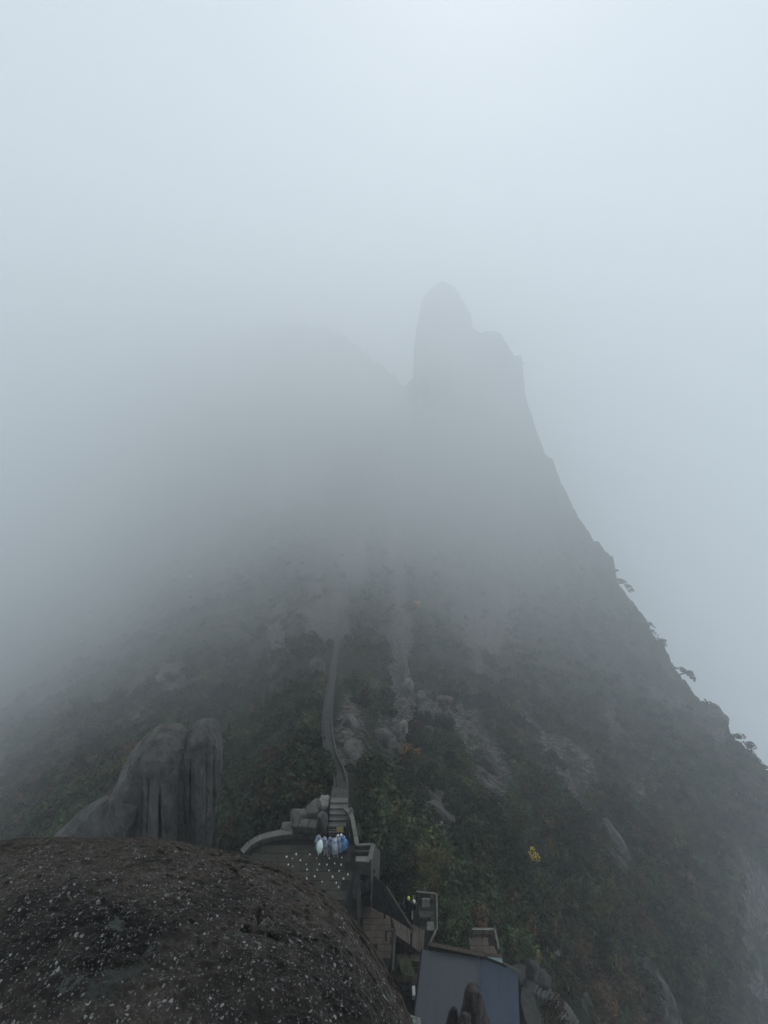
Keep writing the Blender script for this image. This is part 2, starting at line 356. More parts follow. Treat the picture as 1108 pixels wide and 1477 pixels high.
top_tab = [(-250,690),(-100,665),(0,630),(150,552),(220,510),(300,482),(380,466),(420,463),(452,474),(470,470),(490,484),(520,497),(538,519),(560,532),(584,556),(596,548),(599,505),(601,470),(606,450),(610,428),(617,419),
 (628,408),(642,403),(652,411),(660,420),(664,432),(671,436),(674,447),(680,452),(682,474),(693,478),(705,476),(722,478),(728,490),(738,503),(743,510),(752,513),(755,528),(752.5,528),
 (756,560),(762,582),(771,607),(779,632),(788,654),(798,660),(803,678),(812,698),(823,720),(834,742),(846,760),(858,780),(866,783),(868,790),(876,798),(886,806),(889,836),(900,852),(915,872),(930,893),(943,917),(955,940),(966,955),(975,967),(990,984),(1000,1004),(1010,1010),(1022,1016),(1036,1020),(1046,1034),(1054,1066),(1068,1076),(1082,1092),(1096,1106),(1108,1118),(1150,1140),(1250,1190),(1400,1260)]
top_tab = [t for i, t in enumerate(top_tab) if i == 0 or t[0] > top_tab[i-1][0] or t[0] == 752.5]
top_tab = [t for t in top_tab if t[0] != 752.5]
tx = np.array([t[0] for t in top_tab], float); ty = np.array([t[1] for t in top_tab], float)
cols = np.concatenate([np.arange(-250, 560, 4.5), np.arange(560, 1110, 1.9), np.arange(1110, 1400, 6)])
NR = 520
jit = 3.0*fbm(np.stack([cols*.05, cols*0, cols*0+3], -1), 5)+3.5*fbm(np.stack([cols*.16, cols*0, cols*0+8], -1), 4, ridged=True)
tops = np.interp(cols, tx, ty) + jit*np.where(cols < 590, 2.6, 1)
# depth-following rows: finer in screen space than the render
v = np.linspace(0, 1, NR)
PX = np.repeat(cols[:, None], NR, 1)
PY = 1700 + (tops[:, None]-1700)*v[None]
Z = depth(PX, PY)
a_ = (PX-CX)/FPX; d_ = (PY-CY)/FPX
POS = np.stack([a_*Z, (cP-sP*d_)*Z, -(sP+cP*d_)*Z], -1)

def seg_dist(px, py, poly):
    d = np.full(np.shape(px), 1e9)
    for (x0, y0), (x1, y1) in zip(poly[:-1], poly[1:]):
        t = np.clip(((px-x0)*(x1-x0)+(py-y0)*(y1-y0))/((x1-x0)**2+(y1-y0)**2), 0, 1)
        d = np.minimum(d, np.hypot(px-(x0+t*(x1-x0)), py-(y0+t*(y1-y0))))
    return d
stair_px = [(490,1164),(493,1140),(488,1120),(479,1100),(474,1075),(472,1050),(474,1020),(477,1000),(480,975),(483,950),(487,925),(491,900),(495,875),(500,850),(506,825)]
# rockiness of the slope (bare granite faces)
def gauss(px, py, cx, cy, sx, sy, rot=0):
    c, s = math.cos(R(rot)), math.sin(R(rot)); u = (px-cx)*c+(py-cy)*s; w = -(px-cx)*s+(py-cy)*c
    return np.exp(-(u/sx)**2-(w/sy)**2)
def rockiness(px, py, P):
    r = .10 + .30*fbm(P*np.array([.05, .05, .03]), 5)
    r = r + .55*gauss(px, py, 505, 1060, 22, 75) + .55*gauss(px, py, 577, 1030, 14, 80, 4) + .5*gauss(px, py, 640, 1040, 60, 40)
    r = r + .7*gauss(px, py, 640, 1195, 60, 20, 58) + .3*gauss(px, py, 700, 1120, 60, 50) + .55*gauss(px, py, 235, 985, 16, 34, 20)
    r = r + .45*gauss(px, py, 1035, 1045, 30, 34) + .3*np.clip((760-py)/120, 0, 1)
    r = r + .35*gauss(px, py, 890, 1230, 90, 14, 62) + .3*gauss(px, py, 980, 1330, 120, 22, 58)
    c_, s_ = math.cos(R(60)), math.sin(R(60)); u = px*c_+py*s_; w = -px*s_+py*c_
    st = fbm(np.stack([u*.006, w*.030, w*0+2], -1), 5)
    right = np.clip((px-600)/120, 0, 1)*np.clip((py-950)/150, 0, 1)
    r = r + (.85*st-.05)*right
    st2 = fbm(np.stack([px*.035, py*.010, px*0+6], -1), 5)
    r = r + .62*st2*(1-right) + .16*np.clip(1-np.abs(px-570)/130, 0, 1)*np.clip((1130-py)/60, 0, 1)
    return r
ROCK = rockiness(PX, PY, POS)
# world-space displacement, mostly along the vertical-ish surface normal
gx = np.gradient(POS, axis=0); gy = np.gradient(POS, axis=1)
N = np.cross(gx, gy); N /= np.linalg.norm(N, axis=-1, keepdims=True)+1e-9
N *= np.sign((N*-POS).sum(-1, keepdims=True))
big = fbm(POS*np.array([.018, .018, .010]), 4, ridged=True)
mid = fbm(POS*np.array([.075, .075, .04])+31, 5, ridged=True)
fine = fbm(POS*np.array([.45, .45, .22])+77, 4, ridged=True)
scaleZ = np.clip(Z/60, .35, 6)
c6, s6 = math.cos(R(60)), math.sin(R(60)); gully = fbm(np.stack([(PX*c6+PY*s6)*.005, (-PX*s6+PY*c6)*.028, PX*0+4], -1), 5, ridged=True)*np.clip((PX-600)/150, 0, 1)
ribs = fbm(np.stack([PX*.055, PY*.009, PX*0+14], -1), 5, ridged=True)*np.clip(1-np.abs(PX-560)/190, 0, 1)*np.clip((1180-PY)/60, 0, 1)
amp = 1.5*scaleZ*ribs + 1.3*scaleZ*gully + 1.1*scaleZ**.9*big + .75*np.clip(scaleZ, .5, 3)**.7*mid + .28*(fine)*(1+.8*np.clip(ROCK*1.5, 0, 1))
near_st = seg_dist(PX, PY, stair_px); flat = np.clip((near_st-13)/38, 0, 1)
built = np.clip(np.minimum.reduce([np.hypot((PX-440)/95, (PY-1235)/55), np.hypot((PX-590)/75, (PY-1330)/75), np.hypot((PX-690)/110, (PY-1430)/75)])-1, 0, .5)*2
lim = flat*(.12+.88*built)
fade_top = .35+.65*np.clip((PY-tops[:, None])/14, 0, 1)
POS = POS + N*(amp*lim*fade_top)[..., None]
# back side falling away behind the skyline
back = []
last = POS[:, -1]; hz = last[:, :2]/np.linalg.norm(last[:, :2], axis=1, keepdims=True)
Zt = Z[:, -1]
for k in range(1, 15):
    q = last.copy(); t = k/14.0
    q[:, :2] += hz*(Zt*.75*t)[:, None]
    q[:, 2] -= (Zt*.16)*(t*5)**1.35 + 2.0*k
    q[:, 2] = np.maximum(q[:, 2], -1150)
    q += (fbm(q*.03, 4)*Zt*.015)[:, None]*t
    back.append(q)
G = np.concatenate([POS, np.stack(back, 1)], 1)
nc, nr = G.shape[:2]
def grid_mesh(name, G):
    nc, nr = G.shape[:2]
    me = bpy.data.meshes.new(name); me.vertices.add(nc*nr); me.vertices.foreach_set('co', G.reshape(-1))
    i = np.arange(nc-1)[:, None]*nr+np.arange(nr-1)[None]
    F = np.stack([i, i+nr, i+nr+1, i+1], -1).reshape(-1, 4)
    me.loops.add(F.size); me.loops.foreach_set('vertex_index', F.reshape(-1).astype(np.int32))
    me.polygons.add(len(F)); me.polygons.foreach_set('loop_start', (np.arange(len(F))*4).astype(np.int32))
    me.polygons.foreach_set('use_smooth', np.ones(len(F), bool)); me.update(calc_edges=True); me.validate(); return me
me = grid_mesh('mountain', G)
att = me.attributes.new('rock', 'FLOAT', 'POINT')
rk = np.concatenate([ROCK, np.repeat(ROCK[:, -1:], 14, 1)], 1)
att.data.foreach_set('value', rk.reshape(-1).astype(np.float32))
mountain = link('mountain', me, M['mountain']); tag(mountain, 'steep rocky mountain with forested flanks fading into fog', kind='structure')
def ground(px, py):      # point on the terrain seen at a pixel
    ci = int(np.argmin(np.abs(cols-px))); row = PY[ci]; ri = int(np.argmin(np.abs(row-py)))
    return Vector(POS[ci, ri])

# valley floor far below, out to the horizon
gv = np.linspace(-4500, 4500, 121); gx_, gy_ = np.meshgrid(gv, gv+2250*.98, indexing='ij')
gz = -1300 + 45*fbm(np.stack([gx_*.0022, gy_*.0022, gx_*0], -1), 5)
me = grid_mesh('valley_floor', np.stack([gx_, gy_, gz], -1)[:, ::-1])
vf = link('valley_floor', me, mat('valley_forest', (.014, .020, .012), (.038, .044, .028), .02, bump=.8, bscale=.1, bdist=4)); tag(vf, kind='structure')
# white sheet standing for low cloud, added to bounce light into the fog
sm_ = np.clip((gx_+150)/600, 0, 1); sm_ = sm_*sm_*(3-2*sm_)
gc = -1150 + 660*sm_ + 60*fbm(np.stack([gx_*.0011, gy_*.0011, gx_*0+7], -1), 4)
me = grid_mesh('cloud_bounce_sheet', np.stack([gx_, gy_, gc], -1)[:, ::-1])
lc = link('cloud_bounce_sheet', me, mat('cloud', (.80, .82, .84), (.85, .86, .88), .01, bump=0, spec=0, rough=1)); tag(lc, 'white sheet standing for low cloud, added far below to brighten the fog', kind='stuff')

# ------------------------------------------------------------------ foreground boulder
H0 = 1.9
az_t = np.array([-180, -120, -80, -54, -45, -32.7, -21.6, -8.3, 0, 7.3, 14, 25, 60, 120, 180.])
dp_t = []
for p_, q_ in ((0, 1213), (150, 1210), (300, 1224), (400, 1250), (500, 1312), (555, 1392), (597, 1477)):
    r = ray(p_, q_); dp_t.append((math.degrees(math.atan2(r[0], r[1])), math.degrees(math.atan2(-r[2], math.hypot(r[0], r[1])))))
az_s = [-180, -120, -75]+[a for a, _ in dp_t]+[14, 25, 60, 110, 180]
dp_s = [30, 30, 36]+[b for _, b in dp_t]+[74.5, 77, 78, 60, 30]
az = np.radians(np.concatenate([np.linspace(-180, -75, 40)[:-1], np.linspace(-75, 30, 520), np.linspace(30, 180, 50)[1:]]))
al = np.radians(np.interp(np.degrees(az), az_s, dp_s))
ker = np.exp(-np.linspace(-2, 2, 25)**2); ker /= ker.sum()
al = np.convolve(np.pad(al, 12, mode='edge'), ker, mode='valid')
rc = 2*H0/np.tan(al); ac = np.tan(al)**2/(4*H0)
tt = np.concatenate([np.linspace(.04, .35, 40)[:-1], np.linspace(.35, 1.25, 420), np.linspace(1.27, 5.2, 90)])
Rr = rc[:, None]*tt[None]; Zz = -H0-ac[:, None]*Rr**2
BP = np.stack([np.sin(az)[:, None]*Rr, np.cos(az)[:, None]*Rr, Zz], -1)
disp = .045*fbm(BP*1.6, 5) + .034*fbm(BP*5+9, 5, ridged=True) + .020*fbm(BP*17+5, 4, ridged=True)+.010*fbm(BP*48, 3)
# strata-like ledges near the far lip
crk = np.exp(-(fbm(BP*np.array([.9, 1.6, .9])+60, 5)/.016)**2); disp -= .028*crk*np.clip(fbm(BP*.7+90, 2)*4+.5, 0, 1)
disp += .030*fbm(BP*np.array([2.2, 9, 9])+40, 4, ridged=True)*np.clip((tt-.55)/.3, 0, 1)[None]
BP[..., 2] += disp*1.0 - .03
from mathutils.bvhtree import BVHTree
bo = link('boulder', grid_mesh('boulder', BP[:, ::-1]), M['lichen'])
wa = bo.data.attributes.new('weathered', 'FLOAT', 'POINT'); wv = np.clip((tt-.50)/.35, 0, 1)[None]*np.ones(len(az))[:, None]; wa.data.foreach_set('value', wv[:, ::-1].reshape(-1).astype(np.float32))  # mask by distance only: rises towards the far rim of the boulder
bvh = BVHTree.FromPolygons([tuple(v_.co) for v_ in bo.data.vertices], [tuple(p_.vertices) for p_ in bo.data.polygons])
tag(bo, 'huge dark brown boulder speckled with pale lichen filling the lower left foreground', 'boulder')
# raised crusts of pale lichen, real flakes on the rock
fl = MB(); rr = random.Random(3)
def on_boulder(px, py):
    r = ray(px, py); a = math.atan2(r[0], r[1]); h = math.hypot(r[0], r[1]); acf = float(np.interp(a, az, ac)); s = -r[2]/h
    disc = s*s-4*acf*H0
    if disc < 0: return None
    x = (s-math.sqrt(disc))/(2*acf); return Vector((math.sin(a)*x, math.cos(a)*x, -H0-acf*x*x))
spots = [(205,1240,5),(170,1286,6),(150,1317,11),(110,1288,3),(215,1305,7),(178,1402,10),(172,1399,6),(222,1402,9),(230,1408,6),(245,1394,9),(257,1401,6),(112,1397,6),(75,1420,10),(95,1432,9),(72,1417,9),(206,1441,5),(143,1458,5),(320,1435,6),(332,1281,8),(345,1290,6),(12,1398,12),(20,1418,8),(12,1456,8),(55,1466,6),(145,1465,4),(365,1287,5)]
for i in range(80):
    py = 1477-abs(rr.gauss(0, 1))*95; px = rr.uniform(0, 590); spots.append((px, py, rr.uniform(1.0, 2.8)))
for (px, py, s) in spots:
    p = on_boulder(px, py)
    if p is None or py < 1225: continue
    hit = bvh.ray_cast(Vector((0, 0, 0)), Vector(ray(px, py)).normalized())
    if hit[0] is None: continue
    rad = s/FPX*to_px(p)[2]*.5; k = rr.randint(7, 10); p0 = hit[0]+hit[1]*.004
    nrm = hit[1] if hit[1].z > 0 else -hit[1]
    tx_ = nrm.cross(Vector((0, 1, 0))).normalized(); ty_ = nrm.cross(tx_); st = rr.uniform(.45, 1)
    ring = [(p0+tx_*math.cos(2*math.pi*j/k)*rad*rr.uniform(.6, 1.2)+ty_*math.sin(2*math.pi*j/k)*rad*st*rr.uniform(.6, 1.2)) for j in range(k)]
    low = [q-nrm*.03 for q in ring]
    fl.add(ring+low, [tuple(range(k))]+[(j, j+k, (j+1) % k+k, (j+1) % k) for j in range(k)])
fl.build('lichen_crust', mat('lichen_crust', (.06, .066, .06), (.20, .215, .20), 14, bump=.5, bdist=.01, col3=(.42, .44, .42)), bo, kind='stuff')
sm = rough_rock('boulder', at_depth(585, 1492, 4.1), (.17, .14, .22), M['lichen'], 11, amp=.15)
sm.data.materials[0] = mat('pale_lichened_rock', (.07, .075, .07), (.22, .23, .22), 16, bump=.6, bdist=.03)
tag(sm, 'small pale grey lichened rock at the bottom edge below the big boulder', 'rock')

# ------------------------------------------------------------------ rock tower on the left
def flute_rock(name, y0, rows, ry, grooves, m, seed, label, cat='rock', lean=0.0, close=True, amp=.05):
    """rows: (py, left px, right px) from top down; rings at constant distance y0 (lean adds depth with height)."""
    NA, ex = 420, 2.6
    rows = sorted(rows); pys = np.array([r[0] for r in rows], float)
    pyf = np.concatenate([np.linspace(pys[0], pys[0]+ (pys[-1]-pys[0])*.25, 40)[:-1], np.linspace(pys[0]+(pys[-1]-pys[0])*.25, pys[-1], 90)])
    lf = np.interp(pyf, pys, [r[1] for r in rows]); rt = np.interp(pyf, pys, [r[2] for r in rows])
    ztop = None; V = []
    th = np.linspace(0, 2*math.pi, NA, endpoint=False)
    def facet(nf, ph): return math.cos(math.pi/nf)/np.cos(((th+ph) % (2*math.pi/nf))-math.pi/nf)
    fc = .5*facet(7, seed*1.3)+.5*facet(5, seed*.7); fc2 = .5*facet(6, seed*2.1)+.5*facet(9, seed)
    sup = 1/((np.abs(np.cos(th))**ex+np.abs(np.sin(th))**ex)**(1/ex))
    for i, py in enumerate(pyf):
        r = ray(554, py); Zc = y0/r[1]; z = r[2]*Zc
        if ztop is None: ztop = z
        cx = ((lf[i]+rt[i])/2-CX)/FPX*Zc; rx = max((rt[i]-lf[i])/2/FPX*Zc, .01)
        ryi = ry*min(1, (rx/ (max(rt-lf)/2/FPX*Zc))**.8)
        wv_ = 1/(1+math.exp(-(py-pys[0]-45-8*math.sin(seed))/2.5)); g = (.12+.88*(fc*wv_+fc2*(1-wv_)))*(1.035 if wv_ > .5 else 1.0)
        dep = min(1, (ztop-z)/1.2)
        for (pxg, w, dg, z0g) in grooves:
            xr = cx+rx*sup*np.cos(th); yr = y0+ryi*sup*np.sin(th); fr = yr*cP-z*sP; pr = CX+FPX*xr/fr
            m_f = np.sin(th) < -.05; e_ = np.where(m_f, np.abs(pr-pxg), 1e9); kk = int(np.argmin(e_))
            if e_[kk] > 3: continue
            tg = th[kk]
            dth = (th-tg+math.pi) % (2*math.pi)-math.pi
            on = 1/(1+math.exp(-((z0g-py)*-1)/4))
            g -= dg*np.exp(-np.abs(dth/w)**1.2)*on*dep
        V.append(np.stack([cx+rx*sup*g*np.cos(th), y0+ryi*sup*g*np.sin(th), np.full(NA, z)], -1))
    V = np.array(V); c = V.mean(1, keepdims=True)
    d = V-c; d /= np.linalg.norm(d, axis=-1, keepdims=True)+1e-6
    V += d*(amp*fbm(V*np.array([.8, .8, .6])+seed, 5)*2.6+amp*1.3*fbm(V*np.array([2.2, 2.2, 1.5])+seed, 5, ridged=True)+amp*.8*fbm(V*np.array([8, 8, 5])+seed, 4))[..., None]
    nR = len(V); vsx = [tuple(c[0, 0]+np.array([0, 0, .04]))]+[tuple(p) for p in V.reshape(-1, 3)]
    base = V[-1].copy(); base[:, 2] = -60
    vsx += [tuple(p) for p in base]
    fs = [(0, 1+(k+1) % NA, 1+k) for k in range(NA)]
    for i in range(nR):
        for k in range(NA): fs.append((1+i*NA+k, 1+i*NA+(k+1) % NA, 1+(i+1)*NA+(k+1) % NA, 1+(i+1)*NA+k))
    me = mesh_from(name, vsx, fs)
    bm = bmesh.new(); bm.from_mesh(me); bmesh.ops.recalc_face_normals(bm, faces=bm.faces); bm.to_mesh(me); bm.free()
    o = link(name, me, m, None, True); tag(o, label, cat, 'weathered granite tower beyond the boulder'); return o
MT = mat('tower_granite', (.045, .044, .041), (.125, .12, .112), 1.1, bump=1.0, bscale=6, bdist=.10, stretch=(1.3, 1.3, .6), detail=12)
flute_rock('rock_tower', 17.2, [(1056,232,250),(1058,222,256),(1062,212,262),(1070,201,268),(1080,192,272),(1100,182,274),(1120,172,275),(1140,163,275),(1170,158,274),(1210,160,272),(1260,160,272)], 1.9,
    [(231,.022,.34,1108),(240,.3,-.10,1062),(213,.09,.14,1085),(201,.10,.15,1100),(188,.09,.13,1108),(262,.07,.10,1075),(172,.08,.08,1130)], MT, 5, 'tall grey granite rock tower with a deep vertical crack and rounded top')
flute_rock('rock_tower', 17.9, [(1047,293,299),(1049,284,302),(1053,274,306),(1060,267,310),(1068,264,314),(1090,263,317),(1130,263,317),(1170,266,312),(1195,268,306),(1260,268,300)], 1.4,
    [(273,.03,.24,1074),(298,.10,.10,1058),(311,.05,.22,1068),(284,.25,-.10,1080)], MT, 9, 'narrower granite column with knobbed top, right half of the split tower')
flute_rock('rock_slab', 16.2, [(1150,156,160),(1155,143,166),(1163,128,176),(1172,116,185),(1185,100,190),(1200,84,194),(1215,70,196),(1260,40,198)], 1.3,
    [(163,.05,.14,1152)], MT, 14, 'low smooth granite shoulder slab leaning at the left foot of the rock tower')
flute_rock('rock_slab', 15.6, [(1152,160,165),(1157,160,182),(1164,162,196),(1172,164,197),(1185,168,194),(1205,176,189),(1260,178,189)], .5,
    [(175,.1,.1,1158)], MT, 23, 'thin upright granite flake wedged before the rock tower')

# ------------------------------------------------------------------ plaza
ZP = -27.0
def Pz(px, py, z=ZP): p = at_z(px, py, z); return (p.x, p.y)
plaza_px = [(352,1236),(362,1225),(374,1218),(390,1212.5),(408,1209),(425,1207.5),(457,1210),(475,1208),(500,1207),(513,1212),(514,1245),(506,1275),(500,1300),(470,1345),(380,1330),(340,1270)]
plaza = [Pz(*p) for p in plaza_px]
b = MB(); b.prism(plaza, ZP-.05, -36); pl = b.build('plaza', M['mortar'], kind='structure'); tag(pl, 'dark stone viewing terrace on the ridge')
def inside(x, y, poly):
    c = False; n = len(poly)
    for i in range(n):
        x0, y0 = poly[i]; x1, y1 = poly[(i+1) % n]
        if (y0 > y) != (y1 > y) and x < (x1-x0)*(y-y0)/(y1-y0)+x0: c = not c
    return c
def clip_in(cell, poly): return all(inside(x, y, poly) for x, y in cell)
k = 0
x = min(p[0] for p in plaza); ys = [p[1] for p in plaza]
yy = max(ys); row = 0
while yy > min(ys) and k < 290:
    hgt = .46; xx = min(p[0] for p in plaza)-(row % 2)*.3
    while xx < max(p[0] for p in plaza):
        w = rr.uniform(.5, .78); cell = [(xx+.012, yy-hgt+.012), (xx+w-.012, yy-hgt+.012), (xx+w-.012, yy-.012), (xx+.012, yy-.012)]
        if clip_in(cell, plaza) and k < 290:
            q = MB(); q.prism(cell, ZP+rr.uniform(-.008, .008), ZP-.06); q.build('paving_stone', M['paving'], pl); k += 1
        xx += w
    yy -= hgt; row += 1
# curved parapet on the left, coping stones on a stone wall
def parapet(pts, z0, h, w, label, cat='wall', seg=.55, wallm='wall_stone', name='parapet_wall', group=None):
    """pts: world (x,y) path. Stones as parts plus one coping stone per stretch."""
    P = [Vector((*p, 0)) for p in pts]
    t = thing(name, (P[0].x, P[0].y, z0), label, cat, group)
    core = MB(); path = []
    for a, c in zip(P[:-1], P[1:]):
        L = (c-a).length; n = max(1, round(L/seg))
        for i in range(n): path.append((a.lerp(c, i/n), a.lerp(c, (i+1)/n)))
        core.beam(a+Vector((0, 0, z0+h*.5-.3)), c+Vector((0, 0, z0+h*.5-.3)), w*.86, h*.94+.6)
    core.build('wall_core', M['mortar'], t)
    for a, c in path:
        g = (c-a)*.02
        nrow = 2
        for rI in range(nrow):
            hh = h/nrow; q = MB(); zc = z0+hh*(rI+.5); off = (c-a)*(.0 if rI % 2 else .25)
            q.beam(a+g+off+Vector((0, 0, zc)), c-g+off+Vector((0, 0, zc)), w*rr.uniform(.97, 1.03), hh*.93); q.build('stone_block', M[wallm], t, bevel=.015)
        q = MB(); q.beam(a+g*.6+Vector((0, 0, z0+h+.05)), c-g*.6+Vector((0, 0, z0+h+.05)), w*1.28, .11); q.build('coping_stone', M['coping'], t, bevel=.012)
    return t
parapet([Pz(*p) for p in [(350,1237),(361,1225),(373,1217.5),(390,1212),(408,1208.6),(424,1207)]], ZP, .42, .26, 'low curved stone parapet along the left rim of the terrace')
# tall block wall left of the gate
def block_wall(name, a, b, z0, h, thick, rows, cols_, label, m='wall_stone', seed=1, cat='wall'):
    r2 = random.Random(seed); a = Vector(a); b = Vector(b); t = thing(name, (a.x, a.y, z0), label, cat)
    d = b-a; core = MB(); core.beam(a+Vector((0, 0, z0+h/2-.4)), b+Vector((0, 0, z0+h/2-.4)), thick*.85, h*.97+.8); core.build('wall_core', M['mortar'], t)
    zc = z0
    for i in range(rows):
        hh = h/rows*r2.uniform(.9, 1.1); edges = [0]+sorted((j+r2.uniform(-.2, .2)+(.25 if i % 2 else 0))/cols_ for j in range(1, cols_))+[1]
        for u0, u1 in zip(edges[:-1], edges[1:]):
            q = MB(); q.beam(a+d*(u0+.006)+Vector((0, 0, zc+hh/2)), a+d*(u1-.006)+Vector((0, 0, zc+hh/2)), thick*r2.uniform(.96, 1.08), hh*.95); q.build('stone_block', M[m], t, bevel=.03)
        zc += hh
    return t
A0 = Pz(423, 1210); B0 = Pz(458, 1212)
block_wall('stone_wall', (A0[0], A0[1]+.25, 0), (B0[0], B0[1]+.2, 0), ZP, 1.15, .5, 3, 3, 'rough wall of big square granite blocks at the back of the terrace left of the stair gate')
for i, (px, py, s, lab) in enumerate([
    (466, 1190, (.38, .40, .95), 'tall upright dark boulder between the block wall and the stair gate'),
    (469, 1160, (.42, .45, .55), 'pale pointed boulder heaped behind the stair gate'),
    (432, 1178, (.55, .5, .45), 'grey boulder topping the left end of the granite block wall'),
    (450, 1172, (.45, .5, .5), 'rounded boulder above the middle of the block wall'),
    (505, 1182, (.25, .5, .70), 'upright rock post on the right flank of the stair gate'),
    (458, 1164, (.40, .4, .45), 'lichened boulder directly left of the pale pointed boulder'),
    (415, 1196, (.42, .4, .35), 'low boulder at the rear rim of the terrace beyond the curved parapet'),
    (498, 1166, (.20, .22, .22), 'small white-topped rock at the head of the gate steps'),
    ]):
    z = ZP+.25 if py > 1180 else ZP+.45
    p = at_z(px, py, z)
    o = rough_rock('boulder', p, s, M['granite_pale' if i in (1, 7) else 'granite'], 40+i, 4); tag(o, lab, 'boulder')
# gate steps: five risers up to the landing
GX0, GX1 = Pz(473, 1207)[0], Pz(499, 1207)[0]; GY = Pz(486, 1207)[1]
gs = thing('gate_steps', ((GX0+GX1)/2, GY, ZP), 'short flight of granite steps climbing behind the yellow sign at the back of the terrace', 'steps')
for i in range(6):
    q = MB(); zt = ZP+.16*(i+1); y0 = GY+.15+.26*i
    q.prism([(GX0+.01, y0), (GX1-.01, y0), (GX1-.01, y0+.31), (GX0+.01, y0+.31)], zt, ZP-.5+.05*i); q.build('step', M['step_stone'], gs, bevel=.012)
q = MB(); q.prism([(GX0, GY+1.72), (GX1, GY+1.72), (GX1, GY+2.5), (GX0, GY+2.5)], ZP+.95, ZP-3); q.build('landing', mat('landing_stone', (.035, .033, .03), (.075, .07, .064), 4, bump=.6, bdist=.02), gs)
# barrier with yellow sign
gt = thing('barrier', ((GX0+GX1)/2, GY, ZP), 'dark slatted barrier closing the steps at the back of the terrace', 'barrier')
for xx in (GX0+.03, GX1-.03):
    q = MB(); q.beam((xx, GY-.03, ZP-.02), (xx, GY-.03, ZP+.95), .07); q.build('post', M['dark'], gt)
for i in range(4):
    q = MB(); q.beam((GX0+.07, GY-.03, ZP+.15+.22*i), (GX1-.07, GY-.03, ZP+.15+.22*i), .03, .06); q.build('rail', M['dark'], gt)
sp = at_z(491, 1191, ZP+.72)
sg = thing('warning_sign', (sp.x, GY-.1, ZP+.72), 'small yellow rectangular sign fixed on the barrier before the steps', 'sign')
q = MB(); q.beam((sp.x-.19, GY-.09, ZP+.78), (sp.x+.19, GY-.09, ZP+.78), .02, .30); q.build('sign_board', M['yellow'], sg)
q = MB(); q.beam((sp.x-.21, GY-.065, ZP+.78), (sp.x+.21, GY-.065, ZP+.78), .02, .36); q.build('sign_frame', M['metal'], sg)
# right flank wall, coping runs from gate head down to the lookout
pts = [at_z(497,1165,ZP+.8), at_z(505,1172,ZP+.8), at_z(509,1183,ZP+.8), at_z(511,1195,ZP+.8), at_z(515,1218,ZP+.8)]
parapet([(p.x, p.y) for p in pts], ZP, .75, .2, 'stone handrail wall curving from the gate steps down the right side of the terrace', seg=.5)

# pale studs set in the paving
z4 = lambda x, y: (430+x/7.914, 1140+y/7.914)
studs = [(135,733),(212,777),(357,777),(500,770),(27,800),(93,846),(243,846),(418,835),(492,850),(103,906),(220,910),(353,917),(470,922),(190,985),(395,988),(570,962),(275,1045),(437,1057),(463,1107),(548,717),(-65,780),(-20,730),(-60,870),(-110,850),(100,1010),(520,1010),(330,850),(-130,760)]
st0 = None
for i, (sx, sy) in enumerate(studs):
    x, y = Pz(*z4(sx, sy)); r_ = rr.uniform(.03, .065)
    if st0 is None:
        q = MB(); q.prism([(math.cos(t)*(1+.15*math.sin(3*t)), math.sin(t)) for t in np.linspace(0, 2*math.pi, 9)[:-1]], .5, -.2); st0 = q.build('paving_stud', M['stud']); o = st0
    else:
        o = st0.copy(); C.objects.link(o)
    o.location = (x, y, ZP+.012); o.scale = (r_, r_*rr.uniform(.7, 1), .05); o.rotation_euler = (0, 0, rr.uniform(0, 3))
    tag(o, 'small pale stone stud set in the dark terrace paving', 'stud', 'pale stone studs set in the terrace paving')

# ------------------------------------------------------------------ lookout box, passage and lower terraces
ZL = -31.2                                    # lower deck level
lk = thing('lookout', (*Pz(525, 1235), ZP), 'small walled stone lookout box at the right end of the terrace', 'lookout')
zt = ZP+.85
c1, c2, c3, c4 = (at_z(514, 1219, zt), at_z(539, 1218, zt), at_z(533, 1240, zt), at_z(513, 1239, zt))
b = MB(); b.prism([(p.x, p.y) for p in (c1, c2, c3, c4)], ZP-.12, ZP-.4); b.build('floor_slab', M['deck_stone'], lk)
for a, c, h0, w in ((c1, c2, ZP-.1, .09), (c4, c3, ZP-.38, .2), (c2, c3, ZP-2.2, .2)):
    b = MB(); d = (c-a).normalized()*(.1 if w > .1 else 0); b.beam(Vector((a.x, a.y, (zt+h0)/2))-d*0, Vector((c.x, c.y, (zt+h0)/2)), w*.8, zt-h0-.1); b.build('parapet_panel', M['plaster'], lk)
    b = MB(); b.beam(a, c, w*1.3, .09); b.build('coping_stone', M['coping'], lk, bevel=.01)
m1, m2 = at_z(513, 1227, ZP+.4), at_z(534, 1227.5, ZP+.4)
b = MB(); b.beam(m1, m2, .12, .1); b.build('bench', M['coping'], lk)
# buttress splaying on the right
t1, t2 = at_z(539.5, 1219, zt), at_z(534, 1241, zt); t3, t4 = at_z(549, 1228, -28.4), at_z(542, 1257, -28.4)
b = MB(); b.add([t1, t2, t4, t3, t1+Vector((0, 0, -4.5)), t2+Vector((0, 0, -4.5)), t4+Vector((-.1, 0, -3)), t3+Vector((-.1, 0, -3))], [(0, 1, 2, 3), (7, 6, 5, 4), (0, 4, 5, 1), (1, 5, 6, 2), (2, 6, 7, 3), (3, 7, 4, 0)])
b.build('buttress', M['wall_stone'], lk)
